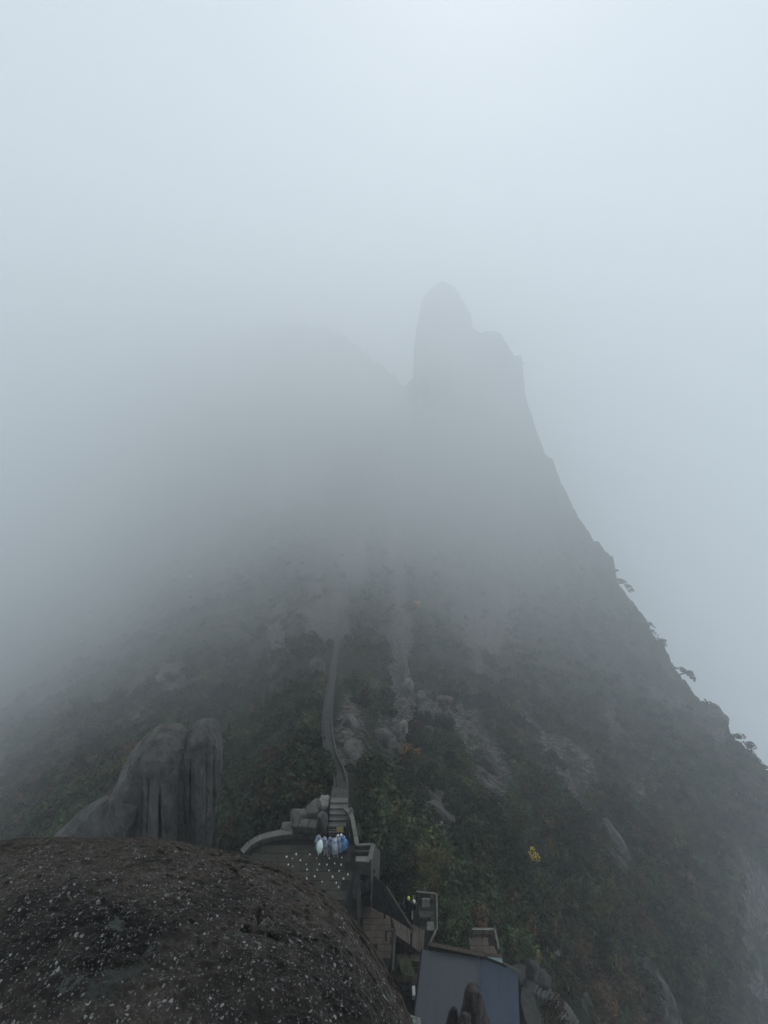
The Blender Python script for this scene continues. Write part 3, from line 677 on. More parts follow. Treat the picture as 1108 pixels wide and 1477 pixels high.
# dark canopy over the passage
cn = thing('passage_shelter', (*Pz(527, 1250, -27.6), ZL), 'dark timber shelter over the covered passage below the lookout', 'shelter')
r1, r2, r3, r4 = at_z(517, 1241, -27.35), at_z(533.5, 1241, -27.35), at_z(541, 1257, -27.9), at_z(519.5, 1257, -27.9)
b = MB(); b.add([r1, r2, r3, r4]+[p+Vector((0, 0, -.12)) for p in (r1, r2, r3, r4)], [(0, 1, 2, 3), (7, 6, 5, 4), (0, 4, 5, 1), (1, 5, 6, 2), (2, 6, 7, 3), (3, 7, 4, 0)]); b.build('roof_slab', M['wood'], cn)
for px, w in ((536, .09), (519, .08)):
    tp = at_z(px, 1258, -27.95); b = MB(); b.beam((tp.x, tp.y, -28.0), (tp.x, tp.y, ZL), w); b.build('post', M['wood'], cn)
tp = at_z(536, 1258, -27.95); tq = at_z(519, 1258, -27.95)
b = MB(); b.beam((tq.x, tq.y, -28.1), (tp.x, tp.y, -28.1), .08, .1); b.build('beam', M['dark'], cn)
b = MB(); b.prism([(tq.x-.1, tq.y+.9), (tp.x+.2, tp.y+.9), (tp.x+.2, tp.y+.8), (tq.x-.1, tq.y+.8)], -27.7, ZL-.4); b.build('rear_wall', M['dark'], cn)
# sloping wall left of the passage
w1, w2, w3, w4 = at_z(512, 1243, ZP+.3), at_z(520, 1257, ZP-.2), at_z(515, 1300, -28.6), at_z(498, 1288, -28.2)
b = MB(); b.add([w1, w2, w3, w4]+[Vector((p.x, p.y, ZL-1)) for p in (w1, w2, w3, w4)], [(0, 1, 2, 3), (7, 6, 5, 4), (0, 4, 5, 1), (1, 5, 6, 2), (2, 6, 7, 3), (3, 7, 4, 0)])
sw = b.build('ramp_wall', M['plaster']); tag(sw, 'sloping rendered wall falling from the terrace edge left of the covered passage', 'wall')
# dark lean-to roof
rp = [(538.5,1262,-28.0),(557.5,1280,-28.5),(596,1342,-30.2),(566,1322,-30.0),(536,1307,-29.6)]
lt = thing('lean_to', (*Pz(560, 1300, ZL), ZL), 'dark tiled lean-to roof sloping down right of the covered passage', 'roof')
P5 = [at_z(*p) for p in rp]
b = MB(); b.add(P5+[p+Vector((0, 0, -.1)) for p in P5], [(0, 1, 2, 3, 4), (9, 8, 7, 6, 5)]+[(i, i+5, (i+1) % 5+5, (i+1) % 5) for i in range(5)]); b.build('roof_deck', M['roof_tile'], lt)
b = MB(); b.beam(P5[1]+Vector((0, 0, .05)), P5[2]+Vector((0, 0, .05)), .11, .1); b.build('edge_beam', M['wood'], lt)
for i in range(9):
    u = (i+.5)/9; a = P5[0].lerp(P5[1], .12+.8*u*.95); c = P5[4].lerp(P5[3], .1+.85*u) if u < .99 else P5[3]
    b = MB(); b.beam(a+Vector((0, 0, .03)), c+Vector((0, 0, .03)), .05, .05); b.build('roof_rib', M['roof_tile'], lt)
for p in (P5[1], P5[2]):
    b = MB(); b.beam((p.x-.1, p.y-.05, p.z-.1), (p.x-.1, p.y-.05, ZL-.5), .1); b.build('post', M['wood'], lt)

# lower deck
deck_px = [(516,1298),(540,1298),(566,1316),(573,1345),(568,1370),(560,1398),(548,1400),(520,1345),(508,1310)]
dk = [Pz(px, py, ZL) for px, py in deck_px]
b = MB(); b.prism(dk, ZL-.04, ZL-4); ld = b.build('lower_landing', M['mortar'], kind='structure'); tag(ld, 'pinkish paved landing below the terrace')
yy = max(p[1] for p in dk)
while yy > min(p[1] for p in dk):
    xx = min(p[0] for p in dk)+rr.uniform(-.2, 0)
    while xx < max(p[0] for p in dk):
        cell = [(xx+.008, yy-.3+.008), (xx+.42-.008, yy-.3+.008), (xx+.42-.008, yy-.008), (xx+.008, yy-.008)]
        if sum(inside(x, y, dk) for x, y in cell) >= 4:
            q = MB(); q.prism(cell, ZL+rr.uniform(-.006, .006), ZL-.05); q.build('paving_stone', M['deck_stone'], ld)
        xx += .42
    yy -= .3
# flight of steps running down to the right
fs_ = thing('stair_flight', (*Pz(590, 1345, ZL), ZL), 'broad flight of ten stone steps running down right from the pinkish landing', 'steps')
NS = 10; up0, up1 = Vector((*Pz(564, 1317, ZL), 0)), Vector((*Pz(612, 1343, ZL-1.1), 0)); lo0, lo1 = Vector((*Pz(572, 1350, ZL), 0)), Vector((*Pz(610, 1377, ZL-1.1), 0))
for i in range(NS):
    u0, u1 = i/NS, (i+1)/NS; z = ZL-1.1*u1
    a, c, d, e = up0.lerp(up1, u0), up0.lerp(up1, u1+.012), lo0.lerp(lo1, u1+.012), lo0.lerp(lo1, u0)
    b = MB(); b.prism([(p.x, p.y) for p in (a, c, d, e)], z+.10, z-.5); b.build('step', M['deck_stone'], fs_, bevel=.012)
    b = MB(); cc, dd = c.lerp(a, .12), d.lerp(e, .12); b.beam((cc.x, cc.y, z+.106), (dd.x, dd.y, z+.106), .05, .02); b.build('nosing', M['coping'], fs_)
# side rail frame in front
rf = thing('handrail', at_z(569, 1398, ZL), 'tall weathered timber handrail frame standing by the edge of the pinkish landing', 'handrail')
for a, c, w in ((at_z(556, 1341, ZL+1.0), at_z(571, 1341, ZL+1.0), .12), (at_z(570, 1341, ZL+1.0), at_z(567, 1400, ZL+1.0), .12)):
    b = MB(); b.beam(a, c, w, .08); b.build('top_rail', M['plaster'], rf)
for px, py in ((557, 1341), (570, 1342), (568.5, 1370), (567, 1399)):
    p = at_z(px, py, ZL+.98); b = MB(); b.beam((p.x, p.y, ZL+.96), (p.x, p.y, ZL-1.2), .09); b.build('post', M['wood'], rf)
for zz in (.35, .65):
    b = MB(); b.beam(at_z(570, 1342, ZL+1.0)-Vector((0, 0, zz)), at_z(567, 1399, ZL+1.0)-Vector((0, 0, zz)), .05); b.build('mid_rail', M['wood'], rf)
# right platform with rails
ZR = ZL-1.1
pf = [Pz(px, py, ZR) for px, py in [(596,1300),(629,1302),(630,1352),(618,1378),(609,1378),(612,1346),(594,1340)]]
b = MB(); b.prism(pf, ZR-.04, ZR-4); plat = b.build('side_platform', M['mortar'], kind='structure'); tag(plat, 'small railed stone platform right of the stair flight')
yy = max(p[1] for p in pf)
while yy > min(p[1] for p in pf):
    xx = min(p[0] for p in pf)
    while xx < max(p[0] for p in pf):
        cell = [(xx+.008, yy-.24+.008), (xx+.5-.008, yy-.24+.008), (xx+.5-.008, yy-.008), (xx+.008, yy-.008)]
        if sum(inside(x, y, pf) for x, y in cell) >= 4:
            q = MB(); q.prism(cell, ZR+rr.uniform(-.006, .006), ZR-.05); q.build('paving_stone', M['paving'], plat)
        xx += .5
    yy -= .24
def railing(pts, h, label, posts=3, m='wood', sub=True, group=None, boards=True):
    t = thing('railing', pts[0]-Vector((0, 0, 0)), label, 'railing', group)
    for a, c in zip(pts[:-1], pts[1:]):
        b = MB(); b.beam(a+Vector((0, 0, h)), c+Vector((0, 0, h)), .09, .07); b.build('top_rail', M['coping'], t)
        b = MB(); b.beam(a+Vector((0, 0, h*.5)), c+Vector((0, 0, h*.5)), .05, .05); b.build('mid_rail', M[m], t)
        for i in range(posts):
            p = a.lerp(c, i/(posts-1)*.98+.01); b = MB(); b.beam(p+Vector((0, 0, -.1)), p+Vector((0, 0, h-.035)), .075); b.build('post', M[m], t)
    return t
def Q(px, py, z): return at_z(px, py, z)
railing([Q(600,1300,ZR), Q(629,1303,ZR), Q(630,1352,ZR), Q(618,1378,ZR)], .95, 'pale topped railing round the far and right sides of the platform above the round bush', 4)
railing([Q(596,1306,ZR), Q(594,1340,ZR)], .95, 'short railing on the left side of the platform beside the lean-to', 3)
pc = thing('stone_bollard', Q(619, 1352, ZR), 'square stone post with pale cap at the near corner of the platform', 'post')
p = Q(620, 1352, ZR); b = MB(); b.beam(p, p+Vector((0, 0, 1.0)), .3); b.build('shaft', M['wall_stone'], pc, bevel=.02); b = MB(); b.beam(p+Vector((0, 0, 1.002)), p+Vector((0, 0, 1.1)), .42); b.build('cap', M['coping'], pc, bevel=.02)
# info board and bench on the platform
p = Q(614, 1314, ZR); ib = thing('notice_board', p, 'pale notice board on two legs at the far end of the platform', 'board')
b = MB(); b.beam(p+Vector((-.25, .05, .72)), p+Vector((.25, .05, .72)), .05, .45, up=(0, .5, 1)); b.build('panel', M['white'], ib).data.materials[0] = mat('worn_panel', (.16, .16, .14), (.27, .27, .24), 5, bump=.1)
for s in (-.2, .2):
    b = MB(); b.beam(p+Vector((s, .08, 0)), p+Vector((s, .08, .55)), .05); b.build('leg', M['wood'], ib)
p = Q(613, 1325, ZR); bn = thing('bench', p, 'small stone bench before the notice board on the platform', 'bench')
b = MB(); b.beam(p+Vector((-.35, 0, .4)), p+Vector((.35, 0, .4)), .32, .07); b.build('seat', M['wall_stone'], bn)
for s in (-.25, .25):
    b = MB(); b.beam(p+Vector((s, 0, 0)), p+Vector((s, 0, .36)), .14, .25); b.build('leg', M['wall_stone'], bn)
# lower steps near the house corner and mossy bank
ls = thing('side_steps', Q(600, 1380, ZR-.2), 'three dark stone steps squeezed between the stair flight and the blue roof', 'steps')
for i in range(4):
    z = ZR-.1-.22*i; a, c = Q(592-i*.3, 1376+4.6*i, z), Q(609, 1378+4.6*i, z); b = MB(); b.prism([(a.x, a.y), (c.x, c.y), (c.x, c.y-.3), (a.x, a.y-.3)], z, z-.6); b.build('step', M['deck_stone'], ls, bevel=.012)

# ------------------------------------------------------------------ the blue-roofed house
ZG = -32.3
hs = thing('house', (*Pz(675, 1440, -29), ZG), 'house with a grey and blue sheet metal roof at the bottom centre', 'house')
zr, zl, zrr = -28.1, -28.75, -28.95
# ridge from far to near, left plane and right plane
R0, R1 = at_z(690, 1380, zr), at_z(698, 1530, zr)
L0, L1 = at_z(609, 1370, zl), at_z(590, 1530, zl)
E0, E1 = at_z(747, 1403, zrr), at_z(752, 1530, zrr)
def slab(mb, q4, t=.08, off=0.0):
    up = Vector((0, 0, off)); lo = Vector((0, 0, off-t)); q4 = [Vector(p) for p in q4]
    mb.add([p+up for p in q4]+[p+lo for p in q4], [(0, 1, 2, 3), (7, 6, 5, 4), (0, 4, 5, 1), (1, 5, 6, 2), (2, 6, 7, 3), (3, 7, 4, 0)])
rfo = MB(); slab(rfo, [L0, R0, R1, L1], .1, -.03); slab(rfo, [R0, E0, E1, R1], .1, -.03); roof = rfo.build('roof', M['dark'], hs)
for (a0, b0, a1, b1, mm, n) in ((L0, R0, L1, R1, 'roof_grey', 6), (R0, E0, R1, E1, 'roof_blue', 4)):
    for i in range(n):
        g = .0012
        q = MB(); u0, u1 = i/n+g, (i+1)/n-g; slab(q, [a0.lerp(b0, u0), a0.lerp(b0, u1), a1.lerp(b1, u1), a1.lerp(b1, u0)], .025, .0); q.build('roof_sheet', M[mm], roof)
q = MB(); q.beam(R0+Vector((0, 0, .02)), R1+Vector((0, 0, .02)), .13, .07); q.build('ridge_cap', mat('ridge_metal', (.03, .045, .055), (.045, .06, .07), 3, bump=.1), roof)
q = MB(); q.beam(at_z(619, 1363, zl+.22), at_z(700, 1379, zr+.1), .2, .2); q.build('fascia_beam', M['dark'], hs)
q = MB(); q.beam(at_z(619, 1361.5, zl+.36), at_z(700, 1377.5, zr+.24), .16, .05); q.build('fascia_cap', M['wood'], hs)
ins = lambda p, c, t: Vector(p).lerp(Vector(c), t)
cc = (R0+R1)/2
foot = [ins(p, cc, .07) for p in (L0, E0, E1, L1)]
q = MB(); q.prism([(p.x, p.y) for p in foot], [p.z-.25 for p in foot], ZG-2.5); q.build('wall', M['plaster'], hs)
# rooflight edge: pale gable strip at the far right corner
q = MB(); slab(q, [at_z(701, 1378.5, zr+.02), at_z(724, 1380, zr-.08), at_z(725, 1390, zr-.1), at_z(703, 1381, zr+.0)], .05, .05); q.build('gable_panel', M['white'], hs).data.materials[0] = mat('pale_gable', (.16, .20, .20), (.22, .26, .26), 3, bump=.1)
q = MB(); q.beam(at_z(700, 1376.5, zr+.1), at_z(725, 1379, zr), .1, .08); q.build('gable_cap', M['wood'], hs)
q = MB(); q.beam(at_z(726, 1389, zr-.1), at_z(748, 1401, zrr+.05), .06, .06); q.build('eave_trim', M['plaster'], hs)
q = MB(); q.beam(L0+Vector((-.03, 0, 0)), L1+Vector((-.03, 0, 0)), .07, .1); q.build('gutter', M['dark'], hs)
# white box hanging on the wall beside the left eave
p = at_z(597, 1432, -30); ub = thing('meter_box', p, 'small white box fixed on the wall below the left eave of the blue roof', 'box')
q = MB(); q.beam(p+Vector((0, -.18, 0)), p+Vector((0, .18, 0)), .16, .42); q.build('case', M['white'], ub, bevel=.02); q = MB(); q.beam(p+Vector((-.085, -.15, .0)), p+Vector((-.085, .15, .0)), .01, .34); q.build('door', M['metal'], ub)
q = MB(); q.beam(p+Vector((0, 0, -.21)), p+Vector((0, 0, -2.6)), .05); q.build('conduit', M['dark'], ub)
# rear terrace with rails
ZT = -30.2
tp_ = [Pz(px, py, ZT) for px, py in [(676,1352),(712,1352),(718,1382),(690,1384),(676,1372)]]
b = MB(); b.prism(tp_, ZT-.03, ZT-4); te = b.build('rear_terrace', M['mortar'], kind='structure')
for i in range(5):
    for j in range(4):
        x0 = tp_[0][0]+.36*i; y0 = tp_[0][1]-.36*(j+1); cell = [(x0+.01, y0+.01), (x0+.35, y0+.01), (x0+.35, y0+.35), (x0+.01, y0+.35)]
        if sum(inside(x, y, tp_) for x, y in cell) >= 3:
            q = MB(); q.prism(cell, ZT+rr.uniform(0, .008), ZT-.05); q.build('paving_stone', M['deck_stone'], te)
railing([Q(680,1353,ZT), Q(712,1353,ZT), Q(718,1381,ZT)], .8, 'thin railing round the little terrace behind the blue roof', 3, 'wood')
# garden path and steps bottom right
path = [(742,1392,-30.6),(757,1402,-31.0),(764,1418,-31.6),(762,1440,-32.2),(768,1465,-32.6),(782,1500,-33)]
b = MB(); lft = [at_z(px-11, py+3, z) for px, py, z in path]; rgt = [at_z(px+9, py-3, z) for px, py, z in path]
for i in range(len(path)-1):
    b.add([lft[i], rgt[i], rgt[i+1], lft[i+1]]+[p-Vector((0, 0, 2.5)) for p in (lft[i], rgt[i], rgt[i+1], lft[i+1])], [(0, 1, 2, 3), (0, 4, 5, 1), (1, 5, 6, 2), (2, 6, 7, 3), (3, 7, 4, 0)])
gp = b.build('path', M['coping'], kind='structure'); gp.data.materials[0] = mat('path_gravel', (.055, .052, .046), (.10, .095, .085), 3, bump=.4)
ws = thing('garden_steps', at_z(810, 1455, -34), 'curving flight of narrow steps descending at the bottom right of the blue roofed house', 'steps')
cs = [(772,1428,-32.2),(785,1434,-32.6),(797,1441,-33.2),(806,1450,-33.9),(814,1460,-34.6),(822,1472,-35.3),(830,1486,-36)]
for i in range(13):
    u = i/13*(len(cs)-1); k_ = int(u); w_ = u-k_; A_ = np.array(cs[k_]); B_ = np.array(cs[k_+1]); c_ = A_*(1-w_)+B_*w_; d_2 = (B_-A_)[:2]; nn = np.array([-d_2[1], d_2[0]])/np.linalg.norm(d_2)*8.5
    z = c_[2]; a = at_z(c_[0]+nn[0], c_[1]+nn[1], z); c = at_z(c_[0]-nn[0], c_[1]-nn[1], z)
    b = MB(); b.beam(a, c, .15, .5); o = b.build('step', M['step_stone'], ws, bevel=.012); 
# two dark rock spires rising before the roof
def spire(px, py, Zd, rbase, h, seed, label, lean=(0, 0)):
    tip = at_depth(px, py, Zd); NA, NRr = 40, 60; Vv = []
    for i in range(NRr):
        t = i/(NRr-1); dz = h*t**1.4; r_ = (rbase*.18+.30*rbase*dz**.85)*(1 if t > .02 else .6); z = tip.z-dz
        for k in range(NA):
            th = 2*math.pi*k/NA; Vv.append((tip.x+lean[0]*t+r_*math.cos(th), tip.y-lean[1]*t+r_*.8*math.sin(th), z))
    Vv = np.array(Vv); dd = Vv-np.array([tip.x, tip.y, 0]); dd[:, 2] = 0; dd /= np.linalg.norm(dd, axis=1, keepdims=True)+1e-6
    Vv += dd*(.16*rbase*fbm(Vv*np.array([2.2, 2.2, .9])+seed, 5)+.12*rbase*fbm(Vv*np.array([5, 5, 2])+seed, 4, ridged=True))[:, None]
    fs2 = [(i*NA+k, i*NA+(k+1) % NA, (i+1)*NA+(k+1) % NA, (i+1)*NA+k) for i in range(NRr-1) for k in range(NA)]+[tuple(range(NA))]
    me = mesh_from('rock_spire', Vv, fs2); bm = bmesh.new(); bm.from_mesh(me); bmesh.ops.recalc_face_normals(bm, faces=bm.faces); bm.to_mesh(me); bm.free()
    o = link('rock_spire', me, mat('spire_rock', (.022, .018, .016), (.065, .054, .047), 4, bump=.7, bscale=14, bdist=.05), None, True); tag(o, label, 'rock')
spire(680, 1425, 14.0, .72, 11, 3, 'taller pointed dark rock spire standing in front of the blue roof', (.9, .3))
spire(655, 1455, 13.6, .42, 10, 8, 'shorter dark rock spire just left of the taller one before the blue roof', (.0, .1))
spire(672, 1462, 13.3, .55, 10, 15, 'low dark rock shoulder joining the two spires at the bottom edge', (.0, .1))
for i, (px, py, z, s, lab) in enumerate([
   (768, 1398, -31, (.42, .4, .5), 'upright grey boulder beside the garden path right of the blue roof'),
   (757, 1412, -31.6, (.3, .3, .35), 'smaller boulder on the garden path edge near the roof corner'),
   (580, 1398, -32.6, (.7, .55, .6), 'mossy boulder below the tall timber handrail'),
   (592, 1412, -33.0, (.5, .5, .5), 'shadowed boulder at the left wall of the blue roofed house'),
   (780, 1412, -32.2, (.5, .4, .4), 'flat dark boulder above the curved garden steps')]):
    o = rough_rock('boulder', at_z(px, py, z), s, M['granite_dark'] if i != 2 else mat('mossy_rock', (.03, .032, .02), (.09, .09, .05), 3, bump=.5), 70+i, 4); tag(o, lab, 'boulder')

# ------------------------------------------------------------------ the long stair on the ridge
sw_pts = []
for (px, py) in stair_px:
    g = Vector(ray(px, py)*float(depth(px, py))); sw_pts.append(g)
ridge = MB(); kerb = MB(); side = MB()
L_ = [0]
for a, c in zip(sw_pts[:-1], sw_pts[1:]): L_.append(L_[-1]+(c-a).length)
def along(s):
    for i in range(len(L_)-1):
        if s <= L_[i+1]: return sw_pts[i].lerp(sw_pts[i+1], (s-L_[i])/(L_[i+1]-L_[i]))
    return sw_pts[-1]
s = .2
while s < L_[-1]-1:
    pr_ = along(s); zd = to_px(pr_)[2]; st_ = .45*max(.8, (zd/47)); 
    a, c = along(s), along(min(s+st_*.62, L_[-1])); d = Vector((c.x-a.x, c.y-a.y, 0)).normalized(); nrm = Vector((d.y, -d.x, 0)); hw = .42*(max(zd, 30)/47)**.55
    z = (a.z+c.z)/2+.55
    t_ = abs(c.z-a.z)*.5+.02
    ridge.prism([((a+nrm*hw).x, (a+nrm*hw).y), ((c+nrm*hw).x, (c+nrm*hw).y), ((c-nrm*hw).x, (c-nrm*hw).y), ((a-nrm*hw).x, (a-nrm*hw).y)], z, z-1.2)
    s += st_
s = 0
while s < L_[-1]-2:
    a, c = along(s), along(s+1.9); d = Vector((c.x-a.x, c.y-a.y, 0)).normalized(); nrm = Vector((d.y, -d.x, 0)); u = Vector((0, 0, .60)); kw = .46*(max(to_px(a)[2], 30)/47)**.55+.1
    for sg_ in (-1, 1):
        kerb.beam(a+nrm*sg_*kw+u, c+nrm*sg_*kw+u, .16 if sg_ > 0 else .11, .5)
    side.beam(a-Vector((0, 0, .22)), c-Vector((0, 0, .22)), 1.9*kw, 1.0)
    s += 1.85
lst = thing('long_stair', sw_pts[0], 'long straight stone stairway running along the ridge from the terrace into the fog', 'stairway')
SR = mat('old_step_stone', (0.036, 0.03384, 0.03096), (0.072, 0.0684, 0.06336), 1.2, bump=.3, bscale=9, bdist=.02)
o = ridge.build('step_run', SR, lst, kind='stuff')
o = kerb.build('kerb', SR, lst, kind='stuff')
o = side.build('stair_bed', M['mortar'], lst)

# ------------------------------------------------------------------ people
def skin_person(scale_h, arms, stance):
    v_ = {}; P = []; E = []; Rr_ = []
    def add(p, r, par=None):
        P.append(p); Rr_.append(r); i = len(P)-1
        if par is not None: E.append((par, i))
        return i
    pel = add((0, 0, .95), (.15, .12)); ch = add((0, .01, 1.20), (.16, .12), pel); sh = add((0, .01, 1.40), (.15, .10), ch); nk = add((0, 0, 1.50), (.06, .06), sh)
    h1 = add((0, -.01, 1.58), (.075, .085), nk); h2 = add((0, -.01, 1.68), (.085, .10), h1); add((0, -.005, 1.745), (.06, .07), h2)
    for s_ in (-1, 1):
        hp = add((.10*s_, 0, .88), (.095, .10), pel); kn = add((.11*s_, -.02+stance*s_, .49), (.062, .065), hp); an = add((.12*s_, .01+stance*1.6*s_, .09), (.042, .045), kn); add((.13*s_, -.14+stance*1.6*s_, .04), (.045, .03), an)
        so = add((.20*s_, 0, 1.38), (.06, .06), sh)
        if arms == 'down': el = add((.27*s_, .02, 1.12), (.045, .045), so); wr = add((.28*s_, -.06, .88), (.032, .032), el)
        else: el = add((.26*s_, -.10, 1.15), (.045, .045), so); wr = add((.12*s_, -.28, 1.22), (.032, .032), el)
        pa = add((wr and P[wr][0], P[wr][1]-.03, P[wr][2]-.06 if arms == 'down' else P[wr][2]+.03), (.036, .022), wr)
        for f_ in range(4):
            add((P[pa][0]+(f_-1.5)*.018, P[pa][1]-.05, P[pa][2]-(.05 if arms == 'down' else -.03)), (.009, .009), pa)
        add((P[pa][0]-.035*s_, P[pa][1]-.03, P[pa][2]), (.011, .011), pa)
    me = bpy.data.meshes.new('body'); me.from_pydata([Vector(p)*scale_h for p in P], E, []); o = bpy.data.objects.new('tmp', me); C.objects.link(o)
    m_ = o.modifiers.new('s', 'SKIN'); o.modifiers.new('d', 'SUBSURF').levels = 1
    for i, r_ in enumerate(Rr_): me.skin_vertices[0].data[i].radius = (r_[0]*scale_h, r_[1]*scale_h)
    me.skin_vertices[0].data[0].use_root = True
    dg = bpy.context.evaluated_depsgraph_get(); ev = bpy.data.meshes.new_from_object(o.evaluated_get(dg)); bpy.data.objects.remove(o); ev.name = 'body'
    # materials by height: shoes/trousers, top, skin
    return ev
BODY = {(a, s_): skin_person(1.0, a, s_) for a in ('down', 'front') for s_ in (.0, .07)}
def colour_body(me, legs, topm):
    me = me.copy(); me.materials.clear()
    for m_ in (M['skin'], legs, topm): me.materials.append(m_)
    for p in me.polygons:
        c = p.center; p.use_smooth = True
        if c.z > 1.50: p.material_index = 0
        elif c.z > .90 and (math.hypot(c.x, c.y) < .3) and not (abs(c.x) > .25 and c.z < .92): p.material_index = 2
        elif c.z > .90: p.material_index = 2
        else: p.material_index = 1
        if abs(c.x) > .21 and c.z < .90: p.material_index = 0
    return me
def poncho_mesh(seed, hem=.42, wide=.30, hood=True, back=.0):
    NA = 36; r2 = random.Random(seed); ph = [r2.uniform(0, 6.28) for _ in range(4)]; rows = []
    prof = [(1.80, .03), (1.79, .07), (1.755, .108), (1.69, .13), (1.61, .13), (1.54, .105), (1.49, .12), (1.45, .15), (1.40, .185), (1.30, .205), (1.15, .212), (1.0, .22), (.88, .225), (hem+.03, wide*.98), (hem, wide)] if hood else [(1.50, .08), (1.47, .15), (1.43, .20), (1.36, .21), (1.2, .235), (1.0, .24), (.88, .235), (hem+.03, wide*.98), (hem, wide)]
    for (z, r_) in prof:
        low = max(0, min(1, (1.45-z)/1.0)); ring = []
        for k in range(NA):
            th = 2*math.pi*k/NA; fold = 1+low*(.09*math.sin(5*th+ph[0]+z*1.5)+.07*math.sin(9*th+ph[1]-z*2)+.05*math.sin(14*th+ph[2]))
            bk = back*max(0, math.sin(th))*max(0, 1-abs(z-1.2)/.35)
            y_ = math.sin(th)*r_*fold*(.78 if z < 1.5 else 1)+bk
            # open face: pull the front of the hood back
            if hood and 1.56 < z < 1.76 and math.sin(th) < -.6: y_ += .075
            ring.append((math.cos(th)*r_*fold, y_+(.0 if z < 1.5 else .01), z-low*.05*math.sin(4*th+ph[3])))
        rows.append(ring)
    V_ = [p for r_ in rows for p in r_]; n = len(rows); F_ = [(i*NA+k, i*NA+(k+1) % NA, (i+1)*NA+(k+1) % NA, (i+1)*NA+k) for i in range(n-1) for k in range(NA)]
    if hood: F_.append(tuple(range(NA)))
    return mesh_from('poncho', V_, F_)
def person(px, py, z, rot, h, label, legs, cover, kind='poncho', arms='down', stance=0., seed=0, hood=True, group=None, extra=None, back=.08):
    loc = at_z(px, py, z); t = thing('person', loc, label, 'person', group)
    t.rotation_euler = (0, 0, R(rot)); t.scale = (h/1.78*.92, h/1.78*.92, h/1.78*.95)
    def par(me, name, m_=None):
        o = bpy.data.objects.new(name, me); C.objects.link(o); o.parent = t
        if m_ and not me.materials: me.materials.append(m_)
        for p_ in me.polygons: p_.use_smooth = True
        return o
    par(colour_body(BODY[(arms, stance)], M[legs], M[cover]), 'body')
    if kind == 'poncho': par(poncho_mesh(seed, rr.uniform(.66, .78), rr.uniform(.235, .265), hood, back), 'poncho', M[cover])
    if kind == 'jacket':
        par(poncho_mesh(seed, .86, .24, False, back*.6), 'jacket', M[cover])
    bm = bmesh.new()
    if not hood or kind != 'poncho':
        bmesh.ops.create_uvsphere(bm, u_segments=16, v_segments=10, radius=.108, matrix=Matrix.Translation((0, .015, 1.685)) @ Matrix.Diagonal((.92, 1.08, 1.0, 1)))
        bmesh.ops.delete(bm, geom=[v_ for v_ in bm.verts if v_.co.y < -.05 and v_.co.z < 1.72], context='VERTS')
        me = bpy.data.meshes.new('hair'); bm.to_mesh(me); par(me, 'hat' if extra else 'hair', M[extra or 'hair'])
    bm.free()
    bm = bmesh.new()
    for s_ in (-1, 1): bmesh.ops.create_uvsphere(bm, u_segments=8, v_segments=6, radius=.012, matrix=Matrix.Translation((.032*s_, -.098, 1.66)))
    bmesh.ops.create_cone(bm, segments=8, radius1=.016, radius2=.004, depth=.03, matrix=Matrix.Translation((0, -.112, 1.63)) @ Matrix.Rotation(R(90), 4, 'X'))
    me = bpy.data.meshes.new('face'); bm.to_mesh(me); bm.free(); par(me, 'face', M['skin'])
    return t
person(461.5, 1232, ZP, 200, 1.68, 'person in grey rain poncho holding the pale green umbrella on the terrace', 'pale_trousers', 'poncho_grey', stance=.07, arms='front', seed=1)
person(470.5, 1236, ZP, 160, 1.74, 'person in pale grey poncho with a bag, right of the umbrella holder', 'pale_trousers', 'poncho_grey', seed=2, back=.14)
person(477.8, 1233.5, ZP, 175, 1.60, 'person in grey poncho and light trousers at the left edge of the huddled group', 'pale_trousers', 'poncho_grey', seed=3)
person(484.5, 1238, ZP, 180, 1.74, 'nearest person in white poncho at the front of the huddled group', 'pale_trousers', 'poncho_white', seed=4, back=.15)
person(490.4, 1236, ZP, 185, 1.72, 'person in grey poncho between the white front walker and the blue poncho', 'trousers', 'poncho_grey', seed=5, back=.1)
person(496.6, 1234, ZP, 190, 1.72, 'person in bright blue poncho on the right of the huddled group', 'trousers', 'poncho_blue', seed=6, back=.12)
person(484.0, 1231.5, ZP, 20, 1.62, 'bare headed person in grey poncho facing the group by the barrier, left of two', 'trousers', 'poncho_grey', seed=7, hood=False)
person(488.7, 1231, ZP, -5, 1.64, 'person in pale poncho and white cap facing the group near the barrier', 'trousers', 'poncho_white', seed=8, hood=False, extra='stud')
person(493.2, 1230.5, ZP, -15, 1.66, 'tall person in dark jacket and white hat behind the blue poncho', 'trousers', 'jacket_dark', kind='jacket', seed=9, extra='stud')
person(521, 1296, ZL, 30, 1.70, 'person in grey poncho standing in the shade of the passage, left one', 'trousers', 'poncho_grey', seed=10)
person(529.5, 1293, ZL, 5, 1.72, 'person in whitish poncho standing in the shade of the passage, right one', 'trousers', 'poncho_grey', seed=11, arms='front')
p589 = person(589, 1318, ZR+.02, 150, 1.72, 'person in bright yellow hat and dark jacket beside the lean-to roof', 'trousers', 'jacket_dark', kind='jacket', seed=12, extra='bright_yellow')
person(596.5, 1322, ZR+.02, 200, 1.66, 'person with white cap and dark jacket on the platform left side', 'trousers', 'jacket_dark', kind='jacket', seed=13, extra='stud')
person(580.5, 1322, ZR+.02, 120, 1.70, 'dark haired person in dark jacket at the lean-to edge, leftmost of three', 'trousers', 'jacket_dark', kind='jacket', seed=14)
